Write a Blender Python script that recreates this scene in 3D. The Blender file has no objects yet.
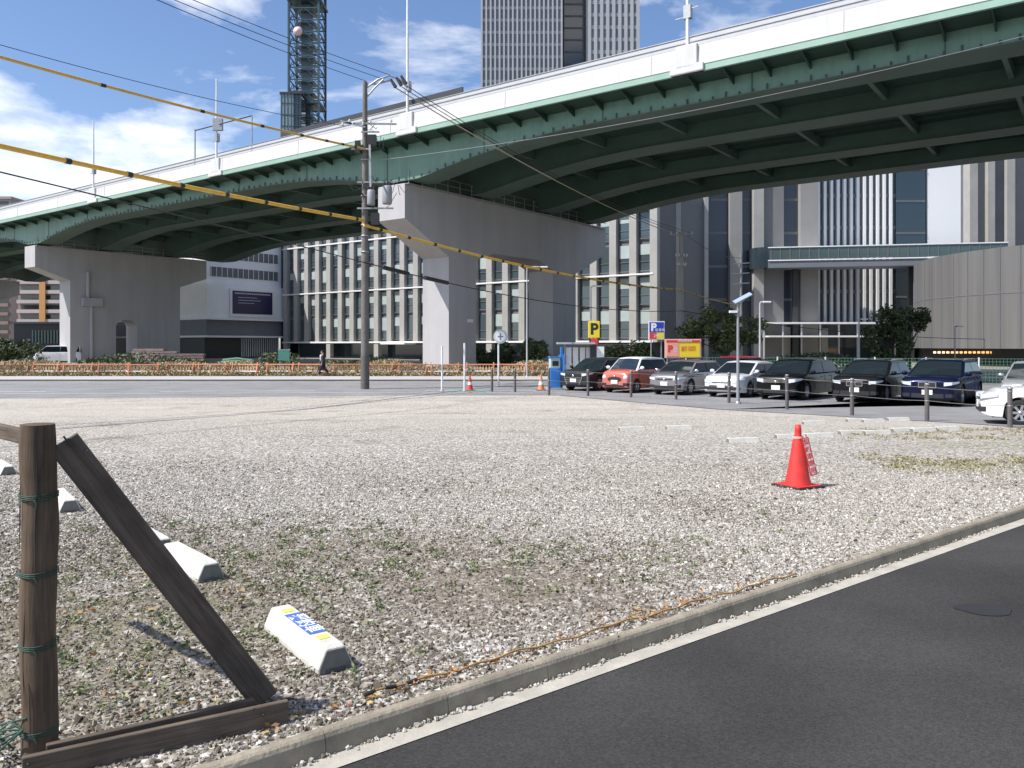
import bpy, bmesh, math, random
import numpy as np
from mathutils import Vector, Matrix
R = math.radians
PI = math.pi
random.seed(7)
rng = np.random.default_rng(7)
scene = bpy.context.scene
COL = scene.collection

# ---------------------------------------------------------------- camera, light, exposure
CH, F, HY = 1.6, 800.0, 345.0          # camera height, focal length in pixels, horizon row
cam = bpy.data.cameras.new('camera')
cam.sensor_fit = 'HORIZONTAL'; cam.sensor_width = 36.0
cam.lens = 36.0 * F / 1024
cam.shift_y = -(384 - HY) / 1024
cam.clip_start = 0.05; cam.clip_end = 5000
camo = bpy.data.objects.new('camera', cam); COL.objects.link(camo)
camo.location = (0, 0, CH); camo.rotation_euler = (R(90), 0, 0)
scene.camera = camo

SUN_EL = R(51)
sx, sy = -0.93, -0.36
sv = Vector((sx * math.cos(SUN_EL), sy * math.cos(SUN_EL), math.sin(SUN_EL))).normalized()
sun = bpy.data.lights.new('sun', 'SUN'); sun.energy = 4.7; sun.angle = R(0.5); sun.color = (1, .955, .90)
suno = bpy.data.objects.new('sun', sun); COL.objects.link(suno)
suno.rotation_euler = sv.to_track_quat('Z', 'Y').to_euler()
suno.location = (-20, -15, 40)

world = bpy.data.worlds.new('World'); scene.world = world; world.use_nodes = True
wn, wl = world.node_tree.nodes, world.node_tree.links
wn.clear()
wo = wn.new('ShaderNodeOutputWorld'); bg = wn.new('ShaderNodeBackground')
bg.inputs[1].default_value = 0.10
sky = wn.new('ShaderNodeTexSky'); sky.sky_type = 'NISHITA'; sky.sun_disc = False
sky.sun_elevation = SUN_EL; sky.sun_rotation = math.atan2(sx, sy)
sky.air_density = 1.0; sky.dust_density = 0.6; sky.ozone_density = 2.2
tc = wn.new('ShaderNodeTexCoord'); mp = wn.new('ShaderNodeMapping')
mp.inputs['Scale'].default_value = (1.5, 1.5, 4.6); mp.inputs['Location'].default_value = (3.35, 1.4, .35)
nz = wn.new('ShaderNodeTexNoise'); nz.inputs['Scale'].default_value = 1.7; nz.inputs['Detail'].default_value = 9
nz.inputs['Roughness'].default_value = .56; nz.inputs['Distortion'].default_value = .25
rp = wn.new('ShaderNodeValToRGB')
rp.color_ramp.elements[0].position = .50; rp.color_ramp.elements[0].color = (0, 0, 0, 1)
rp.color_ramp.elements[1].position = .66; rp.color_ramp.elements[1].color = (1, 1, 1, 1)
mx = wn.new('ShaderNodeMix'); mx.data_type = 'RGBA'
mx.inputs[7].default_value = (11, 11, 11.2, 1)
gm = wn.new('ShaderNodeMix'); gm.data_type = 'RGBA'; gm.blend_type = 'MULTIPLY'; gm.inputs[0].default_value = 1
gm.inputs[7].default_value = (1.08, 1.15, 1.30, 1)
wl.new(sky.outputs[0], gm.inputs[6])
wl.new(tc.outputs['Generated'], mp.inputs[0]); wl.new(mp.outputs[0], nz.inputs['Vector'])
wl.new(nz.outputs['Fac'], rp.inputs[0]); wl.new(rp.outputs[0], mx.inputs[0])
wl.new(gm.outputs[2], mx.inputs[6]); wl.new(mx.outputs[2], bg.inputs[0]); wl.new(bg.outputs[0], wo.inputs[0])

scene.view_settings.view_transform = 'Standard'; scene.view_settings.look = 'None'
scene.view_settings.exposure = 0.38; scene.view_settings.gamma = 1
scene.view_settings.use_curve_mapping = False
scene.cycles.use_denoising = True
scene.cycles.max_bounces = 6; scene.cycles.diffuse_bounces = 3; scene.cycles.glossy_bounces = 3
scene.cycles.transparent_max_bounces = 8; scene.cycles.transmission_bounces = 3
scene.cycles.caustics_reflective = False; scene.cycles.caustics_refractive = False

# ---------------------------------------------------------------- helpers: ground form and placing
def g(y):                                   # the ground falls half a metre away from the camera
    t = min(1.0, max(0.0, (y - 8.0) / 18.0))
    return -0.5 * t
def ga(y):
    return -0.5 * np.clip((y - 8.0) / 18.0, 0, 1)
def G(px, py, dz=0.0):                      # ground point seen at a photo pixel
    Y = 10.0
    for _ in range(30):
        Y = F * (CH - g(Y) - dz) / (py - HY)
    return Vector(((px - 512) / F * Y, Y, g(Y) + dz))
def P(px, py, Y):                           # point at depth Y
    return Vector(((px - 512) / F * Y, Y, CH + (HY - py) / F * Y))

def tag(o, label=None, cat=None, group=None, kind=None):
    if label: o['label'] = label
    if cat: o['category'] = cat
    if group: o['group'] = group
    if kind: o['kind'] = kind
    return o
def empty(name, loc=(0, 0, 0), rz=0, label=None, cat=None, group=None):
    o = bpy.data.objects.new(name, None); COL.objects.link(o)
    o.location = loc; o.rotation_euler = (0, 0, rz); o.empty_display_size = .2
    return tag(o, label, cat, group)

class MB:
    def __init__(s): s.v = []; s.f = []; s.sm = []
    def add(s, vs, fs, smooth=False):
        b = len(s.v); s.v += [tuple(v) for v in vs]
        s.f += [tuple(i + b for i in f) for f in fs]; s.sm += [smooth] * len(fs); return s
    def quad(s, a, b, c, d): return s.add([a, b, c, d], [(0, 1, 2, 3)])
    def box(s, x0, x1, y0, y1, z0, z1, M=None):
        vs = [Vector(p) for p in ((x0,y0,z0),(x1,y0,z0),(x1,y1,z0),(x0,y1,z0),(x0,y0,z1),(x1,y0,z1),(x1,y1,z1),(x0,y1,z1))]
        if M is not None: vs = [M @ v for v in vs]
        return s.add(vs, [(0,3,2,1),(4,5,6,7),(0,1,5,4),(1,2,6,5),(2,3,7,6),(3,0,4,7)])
    def bar(s, a, b, w, h, up=(0, 0, 1)):   # box along a->b
        a, b = Vector(a), Vector(b); d = (b - a); L = d.length; d.normalize()
        u = Vector(up)
        if abs(d.dot(u)) > .98: u = Vector((1, 0, 0))
        sd = d.cross(u).normalized(); u = sd.cross(d).normalized()
        M = Matrix((( d.x, sd.x, u.x, a.x), (d.y, sd.y, u.y, a.y), (d.z, sd.z, u.z, a.z), (0, 0, 0, 1)))
        return s.box(0, L, -w / 2, w / 2, -h / 2, h / 2, M)
    def tube(s, pts, r, n=8, cap=True):
        pts = [Vector(p) for p in pts]; m = len(pts)
        rs = r if isinstance(r, (list, tuple)) else [r] * m
        ref = None; vs = []
        for i, p in enumerate(pts):
            t = (pts[min(i + 1, m - 1)] - pts[max(i - 1, 0)]).normalized()
            if ref is None:
                ref = Vector((0, 0, 1)) if abs(t.z) < .9 else Vector((1, 0, 0))
            a = t.cross(ref).normalized(); b = a.cross(t).normalized(); ref = b
            for k in range(n):
                an = 2 * PI * k / n
                vs.append(p + a * math.cos(an) * rs[i] + b * math.sin(an) * rs[i])
        fs = [(i*n+k, i*n+(k+1)%n, (i+1)*n+(k+1)%n, (i+1)*n+k) for i in range(m-1) for k in range(n)]
        s.add(vs, fs, True)
        if cap:
            s.add([vs[k] for k in range(n)], [tuple(range(n))[::-1]])
            s.add([vs[(m-1)*n+k] for k in range(n)], [tuple(range(n))])
        return s
    def lathe(s, prof, n=24, c=(0, 0, 0), axis='z'):
        vs = []
        for r, z in prof:
            for k in range(n):
                an = 2 * PI * k / n; x, y = r * math.cos(an), r * math.sin(an)
                vs.append((c[0]+x, c[1]+y, c[2]+z) if axis == 'z' else (c[0]+x, c[1]+z, c[2]+y))
        m = len(prof)
        fs = [(i*n+k, i*n+(k+1)%n, (i+1)*n+(k+1)%n, (i+1)*n+k) for i in range(m-1) for k in range(n)]
        return s.add(vs, fs, True)
    def prism(s, poly, z0, z1, M=None):     # poly in xy extruded in z (M maps)
        n = len(poly)
        vs = [Vector((p[0], p[1], z0)) for p in poly] + [Vector((p[0], p[1], z1)) for p in poly]
        if M is not None: vs = [M @ v for v in vs]
        return s.add(vs, [tuple(range(n))[::-1], tuple(range(n, 2*n))] + [(i, (i+1)%n, n+(i+1)%n, n+i) for i in range(n)])
    def build(s, name, mat, parent=None, bevel=0, fix=True):
        me = bpy.data.meshes.new(name); me.from_pydata(s.v, [], s.f)
        me.polygons.foreach_set('use_smooth', s.sm)
        me.materials.append(mat)
        if fix:
            bm = bmesh.new(); bm.from_mesh(me)
            bmesh.ops.recalc_face_normals(bm, faces=bm.faces); bm.to_mesh(me); bm.free()
        me.update()
        o = bpy.data.objects.new(name, me); COL.objects.link(o)
        if parent is not None: o.parent = parent
        if bevel:
            bv = o.modifiers.new('bevel', 'BEVEL'); bv.width = bevel; bv.segments = 2; bv.limit_method = 'ANGLE'
            bv.angle_limit = R(35)
        return o
def np_mesh(name, verts, faces_idx, nper, mat, parent=None, smooth=False):
    me = bpy.data.meshes.new(name); nf = len(faces_idx) // nper
    me.vertices.add(len(verts)); me.vertices.foreach_set('co', np.asarray(verts, 'f').ravel())
    me.loops.add(len(faces_idx)); me.loops.foreach_set('vertex_index', np.asarray(faces_idx, 'i'))
    me.polygons.add(nf); me.polygons.foreach_set('loop_start', np.arange(0, len(faces_idx), nper, dtype='i'))
    me.polygons.foreach_set('loop_total', np.full(nf, nper, 'i'))
    me.polygons.foreach_set('use_smooth', np.full(nf, smooth))
    me.update(calc_edges=True); me.materials.append(mat)
    o = bpy.data.objects.new(name, me); COL.objects.link(o)
    if parent is not None: o.parent = parent
    return o
def kids(o): return [c for c in list(COL.objects) if c.parent == o]
def copy_tree(o, parent=None, tab=None):
    if tab is None:
        tab = {}
        for c in COL.objects:
            if c.parent: tab.setdefault(c.parent.name, []).append(c)
    c = o.copy(); COL.objects.link(c); c.parent = parent
    for ch in tab.get(o.name, []): copy_tree(ch, c, tab)
    return c
def text(name, body, size, mat, M, parent, align='CENTER', bold=0.0, ext=.002):
    cu = bpy.data.curves.new(name, 'FONT'); cu.body = body; cu.size = size
    cu.align_x = align; cu.align_y = 'CENTER'; cu.extrude = ext; cu.offset = bold; cu.space_line = .85
    t = bpy.data.objects.new('tmp', cu); COL.objects.link(t)
    dg = bpy.context.evaluated_depsgraph_get()
    me = bpy.data.meshes.new_from_object(t.evaluated_get(dg))
    bpy.data.objects.remove(t); me.transform(M); me.materials.clear(); me.materials.append(mat)
    o = bpy.data.objects.new(name, me); COL.objects.link(o); o.parent = parent
    return o
FRONT = lambda x, y, z, rz=0: Matrix.Translation((x, y, z)) @ Matrix.Rotation(rz, 4, 'Z') @ Matrix.Rotation(R(90), 4, 'X')

# ---------------------------------------------------------------- materials
MATS = {}
def mat(name, col, rough=.7, metal=0, var=0.0, scale=5.0, bump=0.0, bscale=40, coat=0, spec=.5, island=None, detail=6):
    if name in MATS: return MATS[name]
    m = bpy.data.materials.new(name); m.use_nodes = True; MATS[name] = m
    n, l = m.node_tree.nodes, m.node_tree.links; b = n['Principled BSDF']
    b.inputs['Base Color'].default_value = (*col, 1); b.inputs['Roughness'].default_value = rough
    b.inputs['Metallic'].default_value = metal; b.inputs['Coat Weight'].default_value = coat
    b.inputs['Specular IOR Level'].default_value = spec
    t = n.new('ShaderNodeTexCoord')
    if var > 0:
        x = n.new('ShaderNodeTexNoise'); x.inputs['Scale'].default_value = scale; x.inputs['Detail'].default_value = detail
        x.inputs['Roughness'].default_value = .65
        r = n.new('ShaderNodeMapRange'); r.inputs[1].default_value = .3; r.inputs[2].default_value = .7
        r.inputs[3].default_value = 1 - var; r.inputs[4].default_value = 1 + var
        k = n.new('ShaderNodeMix'); k.data_type = 'RGBA'; k.blend_type = 'MULTIPLY'; k.inputs[0].default_value = 1
        k.inputs[6].default_value = (*col, 1)
        l.new(t.outputs['Object'], x.inputs['Vector']); l.new(x.outputs['Fac'], r.inputs[0])
        l.new(r.outputs[0], k.inputs[7]); l.new(k.outputs[2], b.inputs['Base Color'])
    if island:
        gi = n.new('ShaderNodeNewGeometry'); cr = n.new('ShaderNodeValToRGB')
        els = cr.color_ramp.elements
        while len(els) > 1: els.remove(els[0])
        els[0].position = island[0][0]; els[0].color = (*island[0][1], 1)
        for p, c in island[1:]:
            e = els.new(p); e.color = (*c, 1)
        l.new(gi.outputs['Random Per Island'], cr.inputs[0]); l.new(cr.outputs[0], b.inputs['Base Color'])
    if bump > 0:
        x = n.new('ShaderNodeTexNoise'); x.inputs['Scale'].default_value = bscale; x.inputs['Detail'].default_value = 5
        bp = n.new('ShaderNodeBump'); bp.inputs['Strength'].default_value = bump; bp.inputs['Distance'].default_value = .02
        l.new(t.outputs['Object'], x.inputs['Vector']); l.new(x.outputs['Fac'], bp.inputs['Height'])
        l.new(bp.outputs[0], b.inputs['Normal'])
    return m

concrete = mat('concrete', (.40, .40, .41), .85, var=.10, scale=.35, bump=.15, bscale=8)
pier_paint = mat('pier_paint', (.44, .43, .435), .75, var=.07, scale=.25)
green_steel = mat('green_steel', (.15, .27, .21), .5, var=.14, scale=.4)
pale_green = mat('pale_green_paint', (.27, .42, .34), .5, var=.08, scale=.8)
under_steel = mat('underside_steel', (.058, .11, .085), .6, var=.18, scale=.3)  # underside steels made darker; the shade under the deck is in their colour
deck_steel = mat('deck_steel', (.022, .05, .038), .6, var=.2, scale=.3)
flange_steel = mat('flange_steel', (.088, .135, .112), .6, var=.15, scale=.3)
parapet_white = mat('parapet_white', (.60, .60, .60), .7, var=.07, scale=.5)
panel_white = mat('barrier_panel', (.50, .505, .515), .5, var=.05, scale=1.2)
dark_metal = mat('dark_metal', (.035, .037, .04), .5)
steel = mat('galvanised_steel', (.36, .37, .38), .45, .6, var=.15, scale=6)
white_paint = mat('white_paint', (.78, .78, .78), .5, var=.06, scale=8)
black = mat('black_plastic', (.02, .02, .022), .55)
rubber = mat('rubber', (.022, .022, .023), .85)
glass_dark = mat('dark_glass', (.03, .045, .055), .06, spec=.9)
car_glass = mat('car_glass', (.006, .009, .011), .05, spec=.12)
screen_glass = mat('screen_glass', (.014, .02, .026), .04, spec=1.0, coat=.5)
window_glass = mat('window_glass', (.06, .085, .095), .12, spec=.8)
chrome = mat('chrome', (.7, .7, .7), .12, 1)
rim_metal = mat('rim_metal', (.5, .5, .52), .3, .8)
lamp_glass = mat('lamp_glass', (.62, .66, .7), .08, coat=1)
plate_white = mat('plate_white', (.8, .8, .78), .5)
grass_dry = mat('dry_grass', (.22, .19, .08), .8, island=[(0, (.14, .15, .06)), (.3, (.28, .24, .12)), (.6, (.42, .34, .20)), (.85, (.50, .36, .24)), (1, (.55, .46, .32))])
leaf_green = mat('leaf_green', (.06, .1, .03), .6, island=[(0, (.06, .085, .03)), (.4, (.12, .155, .055)), (.8, (.20, .23, .09)), (1, (.30, .31, .13))])
leaf_dark = mat('leaf_dark', (.03, .06, .02), .6, island=[(0, (.03, .05, .02)), (.5, (.065, .095, .038)), (1, (.14, .17, .07))])
bark = mat('bark', (.09, .07, .05), .9, var=.3, scale=12, bump=.5)

def ground_mat():
    m = bpy.data.materials.new('gravel_ground'); m.use_nodes = True
    n, l = m.node_tree.nodes, m.node_tree.links; b = n['Principled BSDF']; b.inputs['Roughness'].default_value = .95
    b.inputs['Specular IOR Level'].default_value = .2
    t = n.new('ShaderNodeTexCoord')
    def noise(s, d=6, ro=.6):
        x = n.new('ShaderNodeTexNoise'); x.inputs['Scale'].default_value = s; x.inputs['Detail'].default_value = d
        x.inputs['Roughness'].default_value = ro; l.new(t.outputs['Object'], x.inputs['Vector']); return x.outputs['Fac']
    def ramp(i, *st):
        r = n.new('ShaderNodeValToRGB'); e = r.color_ramp.elements
        e[0].position = st[0][0]; e[0].color = (*st[0][1], 1); e[1].position = st[-1][0]; e[1].color = (*st[-1][1], 1)
        for p, c in st[1:-1]: q = e.new(p); q.color = (*c, 1)
        l.new(i, r.inputs[0]); return r.outputs[0]
    def mix(a, c, f, bl='MIX'):
        k = n.new('ShaderNodeMix'); k.data_type = 'RGBA'; k.blend_type = bl
        for s, v in ((0, f), (6, a), (7, c)):
            if isinstance(v, (int, float)): k.inputs[s].default_value = v
            elif isinstance(v, tuple): k.inputs[s].default_value = (*v, 1)
            else: l.new(v, k.inputs[s])
        return k.outputs[2]
    def math_(op, a, c):
        k = n.new('ShaderNodeMath'); k.operation = op
        for s, v in ((0, a), (1, c)):
            if isinstance(v, (int, float)): k.inputs[s].default_value = v
            else: l.new(v, k.inputs[s])
        k.use_clamp = op != 'ADD' and op != 'SUBTRACT'
        return k.outputs[0]
    vo = n.new('ShaderNodeTexVoronoi'); vo.inputs['Scale'].default_value = 27; l.new(t.outputs['Object'], vo.inputs['Vector'])
    sep = n.new('ShaderNodeSeparateColor'); l.new(vo.outputs['Color'], sep.inputs[0])
    stone = ramp(sep.outputs[0], (0, (.16, .14, .115)), (.25, (.31, .28, .24)), (.6, (.44, .41, .37)), (.85, (.55, .52, .475)), (1, (.72, .70, .66)))
    gap = ramp(vo.outputs['Distance'], (.35, (1, 1, 1)), (.85, (.42, .39, .35)))
    stone = mix(stone, gap, .75, 'MULTIPLY')
    soil = ramp(noise(9, 8), (.3, (.10, .078, .055)), (.6, (.20, .165, .12)), (.8, (.28, .235, .18)))
    sand = ramp(noise(3, 8), (.3, (.43, .39, .325)), (.7, (.56, .52, .45)))
    weed = ramp(noise(30, 4), (.3, (.07, .10, .03)), (.7, (.22, .22, .09)))
    # patches with a shape of their own: (x, y, radius x, radius y, strength, kind)
    sx_ = n.new('ShaderNodeSeparateXYZ'); l.new(t.outputs['Object'], sx_.inputs[0])
    wob = noise(1.6, 5)
    def blob(x, y, rx, ry, st):
        dx = math_('MULTIPLY', math_('SUBTRACT', sx_.outputs[0], x), 1 / rx)
        dy = math_('MULTIPLY', math_('SUBTRACT', sx_.outputs[1], y), 1 / ry)
        for k in (dx, dy): k.node.use_clamp = False
        a = n.new('ShaderNodeVectorMath'); a.operation = 'LENGTH'; c = n.new('ShaderNodeCombineXYZ')
        l.new(dx, c.inputs[0]); l.new(dy, c.inputs[1]); l.new(c.outputs[0], a.inputs[0])
        e = math_('ADD', a.outputs['Value'], math_('MULTIPLY', math_('SUBTRACT', wob, .5), 3.0)); 
        mr = n.new('ShaderNodeMapRange'); mr.inputs[1].default_value = .45; mr.inputs[2].default_value = 1.25
        mr.inputs[3].default_value = st; mr.inputs[4].default_value = 0; l.new(e, mr.inputs[0]); return mr.outputs[0]
    fine = noise(14, 3)
    base = stone
    far = n.new('ShaderNodeMapRange'); far.inputs[1].default_value = 13; far.inputs[2].default_value = 24
    far.inputs[3].default_value = 0; far.inputs[4].default_value = .75; l.new(sx_.outputs[1], far.inputs[0])
    streak = n.new('ShaderNodeTexNoise'); streak.inputs['Scale'].default_value = 1; streak.inputs['Detail'].default_value = 7
    mpp = n.new('ShaderNodeMapping'); mpp.inputs['Scale'].default_value = (.12, .9, 1); mpp.inputs['Rotation'].default_value = (0, 0, R(-8))
    l.new(t.outputs['Object'], mpp.inputs[0]); l.new(mpp.outputs[0], streak.inputs['Vector'])
    st = ramp(streak.outputs['Fac'], (.35, (0, 0, 0)), (.65, (1, 1, 1)))
    base = mix(base, sand, math_('MULTIPLY', far.outputs[0], math_('ADD', math_('MULTIPLY', st, .7), .3)))
    dirt = math_('MAXIMUM', blob(-.1, 5.3, 1.3, .95, .8), math_('MAXIMUM', blob(-2.4, 4.6, 1.6, 1.6, .8), blob(-1.2, 6.3, 2.0, .9, .7)))
    dirt = math_('MAXIMUM', dirt, math_('MULTIPLY', ramp(noise(.55, 6), (.56, (0, 0, 0)), (.70, (1, 1, 1))), .55))
    base = mix(base, soil, math_('MULTIPLY', dirt, ramp(fine, (.32, (.15, .15, .15)), (.5, (1, 1, 1)))))
    wd = math_('MAXIMUM', blob(6.6, 10.8, 1.8, .75, .75), blob(-2.1, 4.8, 1.3, 1.6, .45))
    wd = math_('MAXIMUM', wd, blob(9.2, 14, 2.4, 1.1, .6))
    base = mix(base, weed, math_('MULTIPLY', wd, ramp(noise(7, 5), (.42, (0, 0, 0)), (.6, (1, 1, 1)))))
    l.new(base, b.inputs['Base Color'])
    bp = n.new('ShaderNodeBump'); bp.inputs['Strength'].default_value = .9; bp.inputs['Distance'].default_value = .02
    bp.invert = True
    l.new(vo.outputs['Distance'], bp.inputs['Height']); l.new(bp.outputs[0], b.inputs['Normal'])
    return m
gravel_m = ground_mat()

def asphalt_mat(name, c0, c1, patch=.25):
    m = bpy.data.materials.new(name); m.use_nodes = True
    n, l = m.node_tree.nodes, m.node_tree.links; b = n['Principled BSDF']; b.inputs['Roughness'].default_value = .88
    b.inputs['Specular IOR Level'].default_value = .25
    t = n.new('ShaderNodeTexCoord')
    vo = n.new('ShaderNodeTexVoronoi'); vo.inputs['Scale'].default_value = 130; l.new(t.outputs['Object'], vo.inputs['Vector'])
    sep = n.new('ShaderNodeSeparateColor'); l.new(vo.outputs['Color'], sep.inputs[0])
    r = n.new('ShaderNodeValToRGB'); r.color_ramp.elements[0].color = (*c0, 1); r.color_ramp.elements[1].color = (*c1, 1)
    r.color_ramp.elements[0].position = .1; r.color_ramp.elements[1].position = 1
    l.new(sep.outputs[0], r.inputs[0])
    x = n.new('ShaderNodeTexNoise'); x.inputs['Scale'].default_value = .7; x.inputs['Detail'].default_value = 7
    l.new(t.outputs['Object'], x.inputs['Vector'])
    mr = n.new('ShaderNodeMapRange'); mr.inputs[1].default_value = .3; mr.inputs[2].default_value = .7
    mr.inputs[3].default_value = 1 - patch; mr.inputs[4].default_value = 1 + patch; l.new(x.outputs['Fac'], mr.inputs[0])
    k = n.new('ShaderNodeMix'); k.data_type = 'RGBA'; k.blend_type = 'MULTIPLY'; k.inputs[0].default_value = 1
    l.new(r.outputs[0], k.inputs[6]); l.new(mr.outputs[0], k.inputs[7]); l.new(k.outputs[2], b.inputs['Base Color'])
    bp = n.new('ShaderNodeBump'); bp.inputs['Strength'].default_value = .5; bp.inputs['Distance'].default_value = .004
    l.new(vo.outputs['Distance'], bp.inputs['Height']); l.new(bp.outputs[0], b.inputs['Normal'])
    return m
asphalt_new = asphalt_mat('asphalt_new', (.032, .030, .0285), (.056, .053, .0505), .3)
asphalt_old = asphalt_mat('asphalt_old', (.19, .188, .188), (.28, .277, .28), .15)

def streaks(m, amt, sc):
    n, l = m.node_tree.nodes, m.node_tree.links; b = n['Principled BSDF']; src = b.inputs['Base Color'].links[0].from_socket
    t = n.new('ShaderNodeTexCoord'); mp = n.new('ShaderNodeMapping'); mp.inputs['Scale'].default_value = (sc, sc, sc * .07)
    x = n.new('ShaderNodeTexNoise'); x.inputs['Scale'].default_value = 1; x.inputs['Detail'].default_value = 8; x.inputs['Roughness'].default_value = .7
    r = n.new('ShaderNodeMapRange'); r.inputs[1].default_value = .45; r.inputs[2].default_value = .75; r.inputs[3].default_value = 1; r.inputs[4].default_value = 1 - amt
    k = n.new('ShaderNodeMix'); k.data_type = 'RGBA'; k.blend_type = 'MULTIPLY'; k.inputs[0].default_value = 1
    l.new(t.outputs['Object'], mp.inputs[0]); l.new(mp.outputs[0], x.inputs['Vector']); l.new(x.outputs['Fac'], r.inputs[0])
    l.new(src, k.inputs[6]); l.new(r.outputs[0], k.inputs[7]); l.new(k.outputs[2], b.inputs['Base Color'])
streaks(parapet_white, .14, 1.6); streaks(pier_paint, .14, 1.0); streaks(green_steel, .25, 1.4)
# ---------------------------------------------------------------- ground, roads, kerb
KA = Vector((-.683, 3.18, 0)); KD = Vector((.7865, .6176, 0)); KN = Vector((-.6176, .7865, 0))   # outer gutter line
RZ = -0.08
def kpt(s, o, z): p = KA + KD * s + KN * o; return Vector((p.x, p.y, g(p.y) + z))
def strip(name, m, o0, o1, z0, z1, s0, s1, step, kind='structure'):
    b = MB(); s = s0; N = int((s1 - s0) / step)
    for i in range(N):
        a, c = s0 + i * step, s0 + (i + 1) * step
        b.quad(kpt(a, o0, z0), kpt(c, o0, z0), kpt(c, o1, z1), kpt(a, o1, z1))
    return tag(b.build(name, m, fix=False), kind=kind)
# one big sheet on the lot's side of the kerb
KW = .20
def sheet(name, m, pts_fn, us, vs_, kind='structure'):
    b = MB(); nu, nv = len(us), len(vs_)
    V = [pts_fn(u, v) for u in us for v in vs_]
    b.add(V, [(i*nv+j, (i+1)*nv+j, (i+1)*nv+j+1, i*nv+j+1) for i in range(nu-1) for j in range(nv-1)])
    return tag(b.build(name, m), kind=kind)
def smp(y0, y1):                             # rows that follow the slope's bends
    rows = sorted(set([y0, y1] + [y for y in (-100., 2., 8., 12., 17., 22., 26., 40., 120., 500.) if y0 < y < y1]))
    return rows
def poly_sheet(name, m, poly, dz, kind='structure'):   # polygon cut into rows and draped on the ground
    bm = bmesh.new(); bm.faces.new([bm.verts.new((p[0], p[1], 0)) for p in poly])
    for y in (8., 26.):
        bmesh.ops.bisect_plane(bm, geom=bm.verts[:] + bm.edges[:] + bm.faces[:], plane_co=(0, y, 0), plane_no=(0, 1, 0))
    for v in bm.verts: v.co.z = g(v.co.y) + dz
    bmesh.ops.recalc_face_normals(bm, faces=bm.faces)
    for f in bm.faces:
        if f.normal.z < 0: f.normal_flip()
    me = bpy.data.meshes.new(name); bm.to_mesh(me); bm.free(); me.materials.append(m)
    o = bpy.data.objects.new(name, me); COL.objects.link(o); return tag(o, kind=kind)
def kl(s, o): p = KA + KD * s + KN * o; return (p.x, p.y)
earth = mat('earth', (.26, .24, .20), .95, var=.3, scale=.3)
poly_sheet('ground', earth, [kl(-300, KW - .01), kl(1500, KW - .01), (1500, 3000), (-3000, 3000), (-3000, -100)], -.012)
poly_sheet('road', asphalt_new, [kl(-300, .0), kl(22, .0), kl(22, -60), kl(-300, -60)], RZ)
p0, p1 = kl(-30, KW), kl(17.4, KW)
lot_far = [(12.0, 17.4), (11.0, 19.6), (1.9, 33.2), (-4, 33.3), (-12.4, 31.9), (-20, 31.2), (-60, 27.5), (-60, -20)]
poly_sheet('gravel_lot', gravel_m, [p0, p1] + lot_far, 0.0)
poly_sheet('road_ahead', asphalt_old, [(-400, -13), (-60, 27.5), (-20, 31.2), (-12.4, 31.9), (-4, 33.3), (1.9, 33.2), (60, 40), (300, 46), (300, 47.2), (-400, 47.2)], -.004)
poly_sheet('parking_lot', asphalt_old, [(2.0, 33.25), (11.05, 19.75), (12.1, 17.5), kl(17.4, KW), kl(90, KW), (90, 44), (4, 44)], .004)
poly_sheet('pavement', mat('pavement', (.42, .41, .40), .9, var=.1, scale=.6), [(-400, 47.2), (300, 47.2), (300, 52.4), (-400, 52.4)], .06)
road_white = mat('road_marking', (.62, .62, .60), .8, var=.2, scale=3)
mk = MB()
def mline(a, b, w):
    a = Vector((*a, 0)); b = Vector((*b, 0)); d = (b - a).normalized(); s = Vector((-d.y, d.x, 0)) * w / 2
    mk.quad(*[Vector((p.x, p.y, g(p.y) + .004)) for p in (a - s, b - s, b + s, a + s)])
for q in range(9):
    mline((-52 + q * 12, 34.6 + q * .55), (-45 + q * 12, 34.9 + q * .55), .18)
mline((-80, 32.3), (4, 35.6), .15); mline((-80, 43.6), (60, 44.6), .18)
tag(mk.build('road_marking', road_white), kind='structure')
gutter_m = mat('gutter_concrete', (.40, .375, .32), .9, var=.16, scale=7, bump=.2, bscale=60)
kerb_m = mat('kerb_concrete', (.27, .235, .175), .92, var=.3, scale=5, bump=.35, bscale=50)
strip('gutter', gutter_m, 0, .13, RZ + .004, RZ - .004, -6, 17.4, .6)
kb = MB(); s = -6.0
while s < 17.4:
    e = s + .597; prof = [(.122, RZ - .02), (.129, -.035), (.134, -.014), (.143, .001), (.156, .008), (.186, .010), (.198, .004), (.205, -.06)]
    vs = [kpt(s, o, z) for o, z in prof] + [kpt(e, o, z) for o, z in prof]; n_ = len(prof)
    kb.add(vs, [(i, i+1, n_+i+1, n_+i) for i in range(n_-1)] + [tuple(range(n_)), tuple(range(n_, 2*n_))[::-1]])
    s += .6
tag(kb.build('kerb', kerb_m), kind='structure')
st = MB(); c = G(985, 610, RZ)                      # dark round patch in the road
st.add([(c.x + .17*math.cos(a)*(1+.15*math.sin(3*a)), c.y + .12*math.sin(a), RZ + .004) for a in [2*PI*i/20 for i in range(20)]], [tuple(range(20))])
tag(st.build('road_patch', mat('tar', (.022, .02, .022), .6)), kind='structure')

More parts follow.
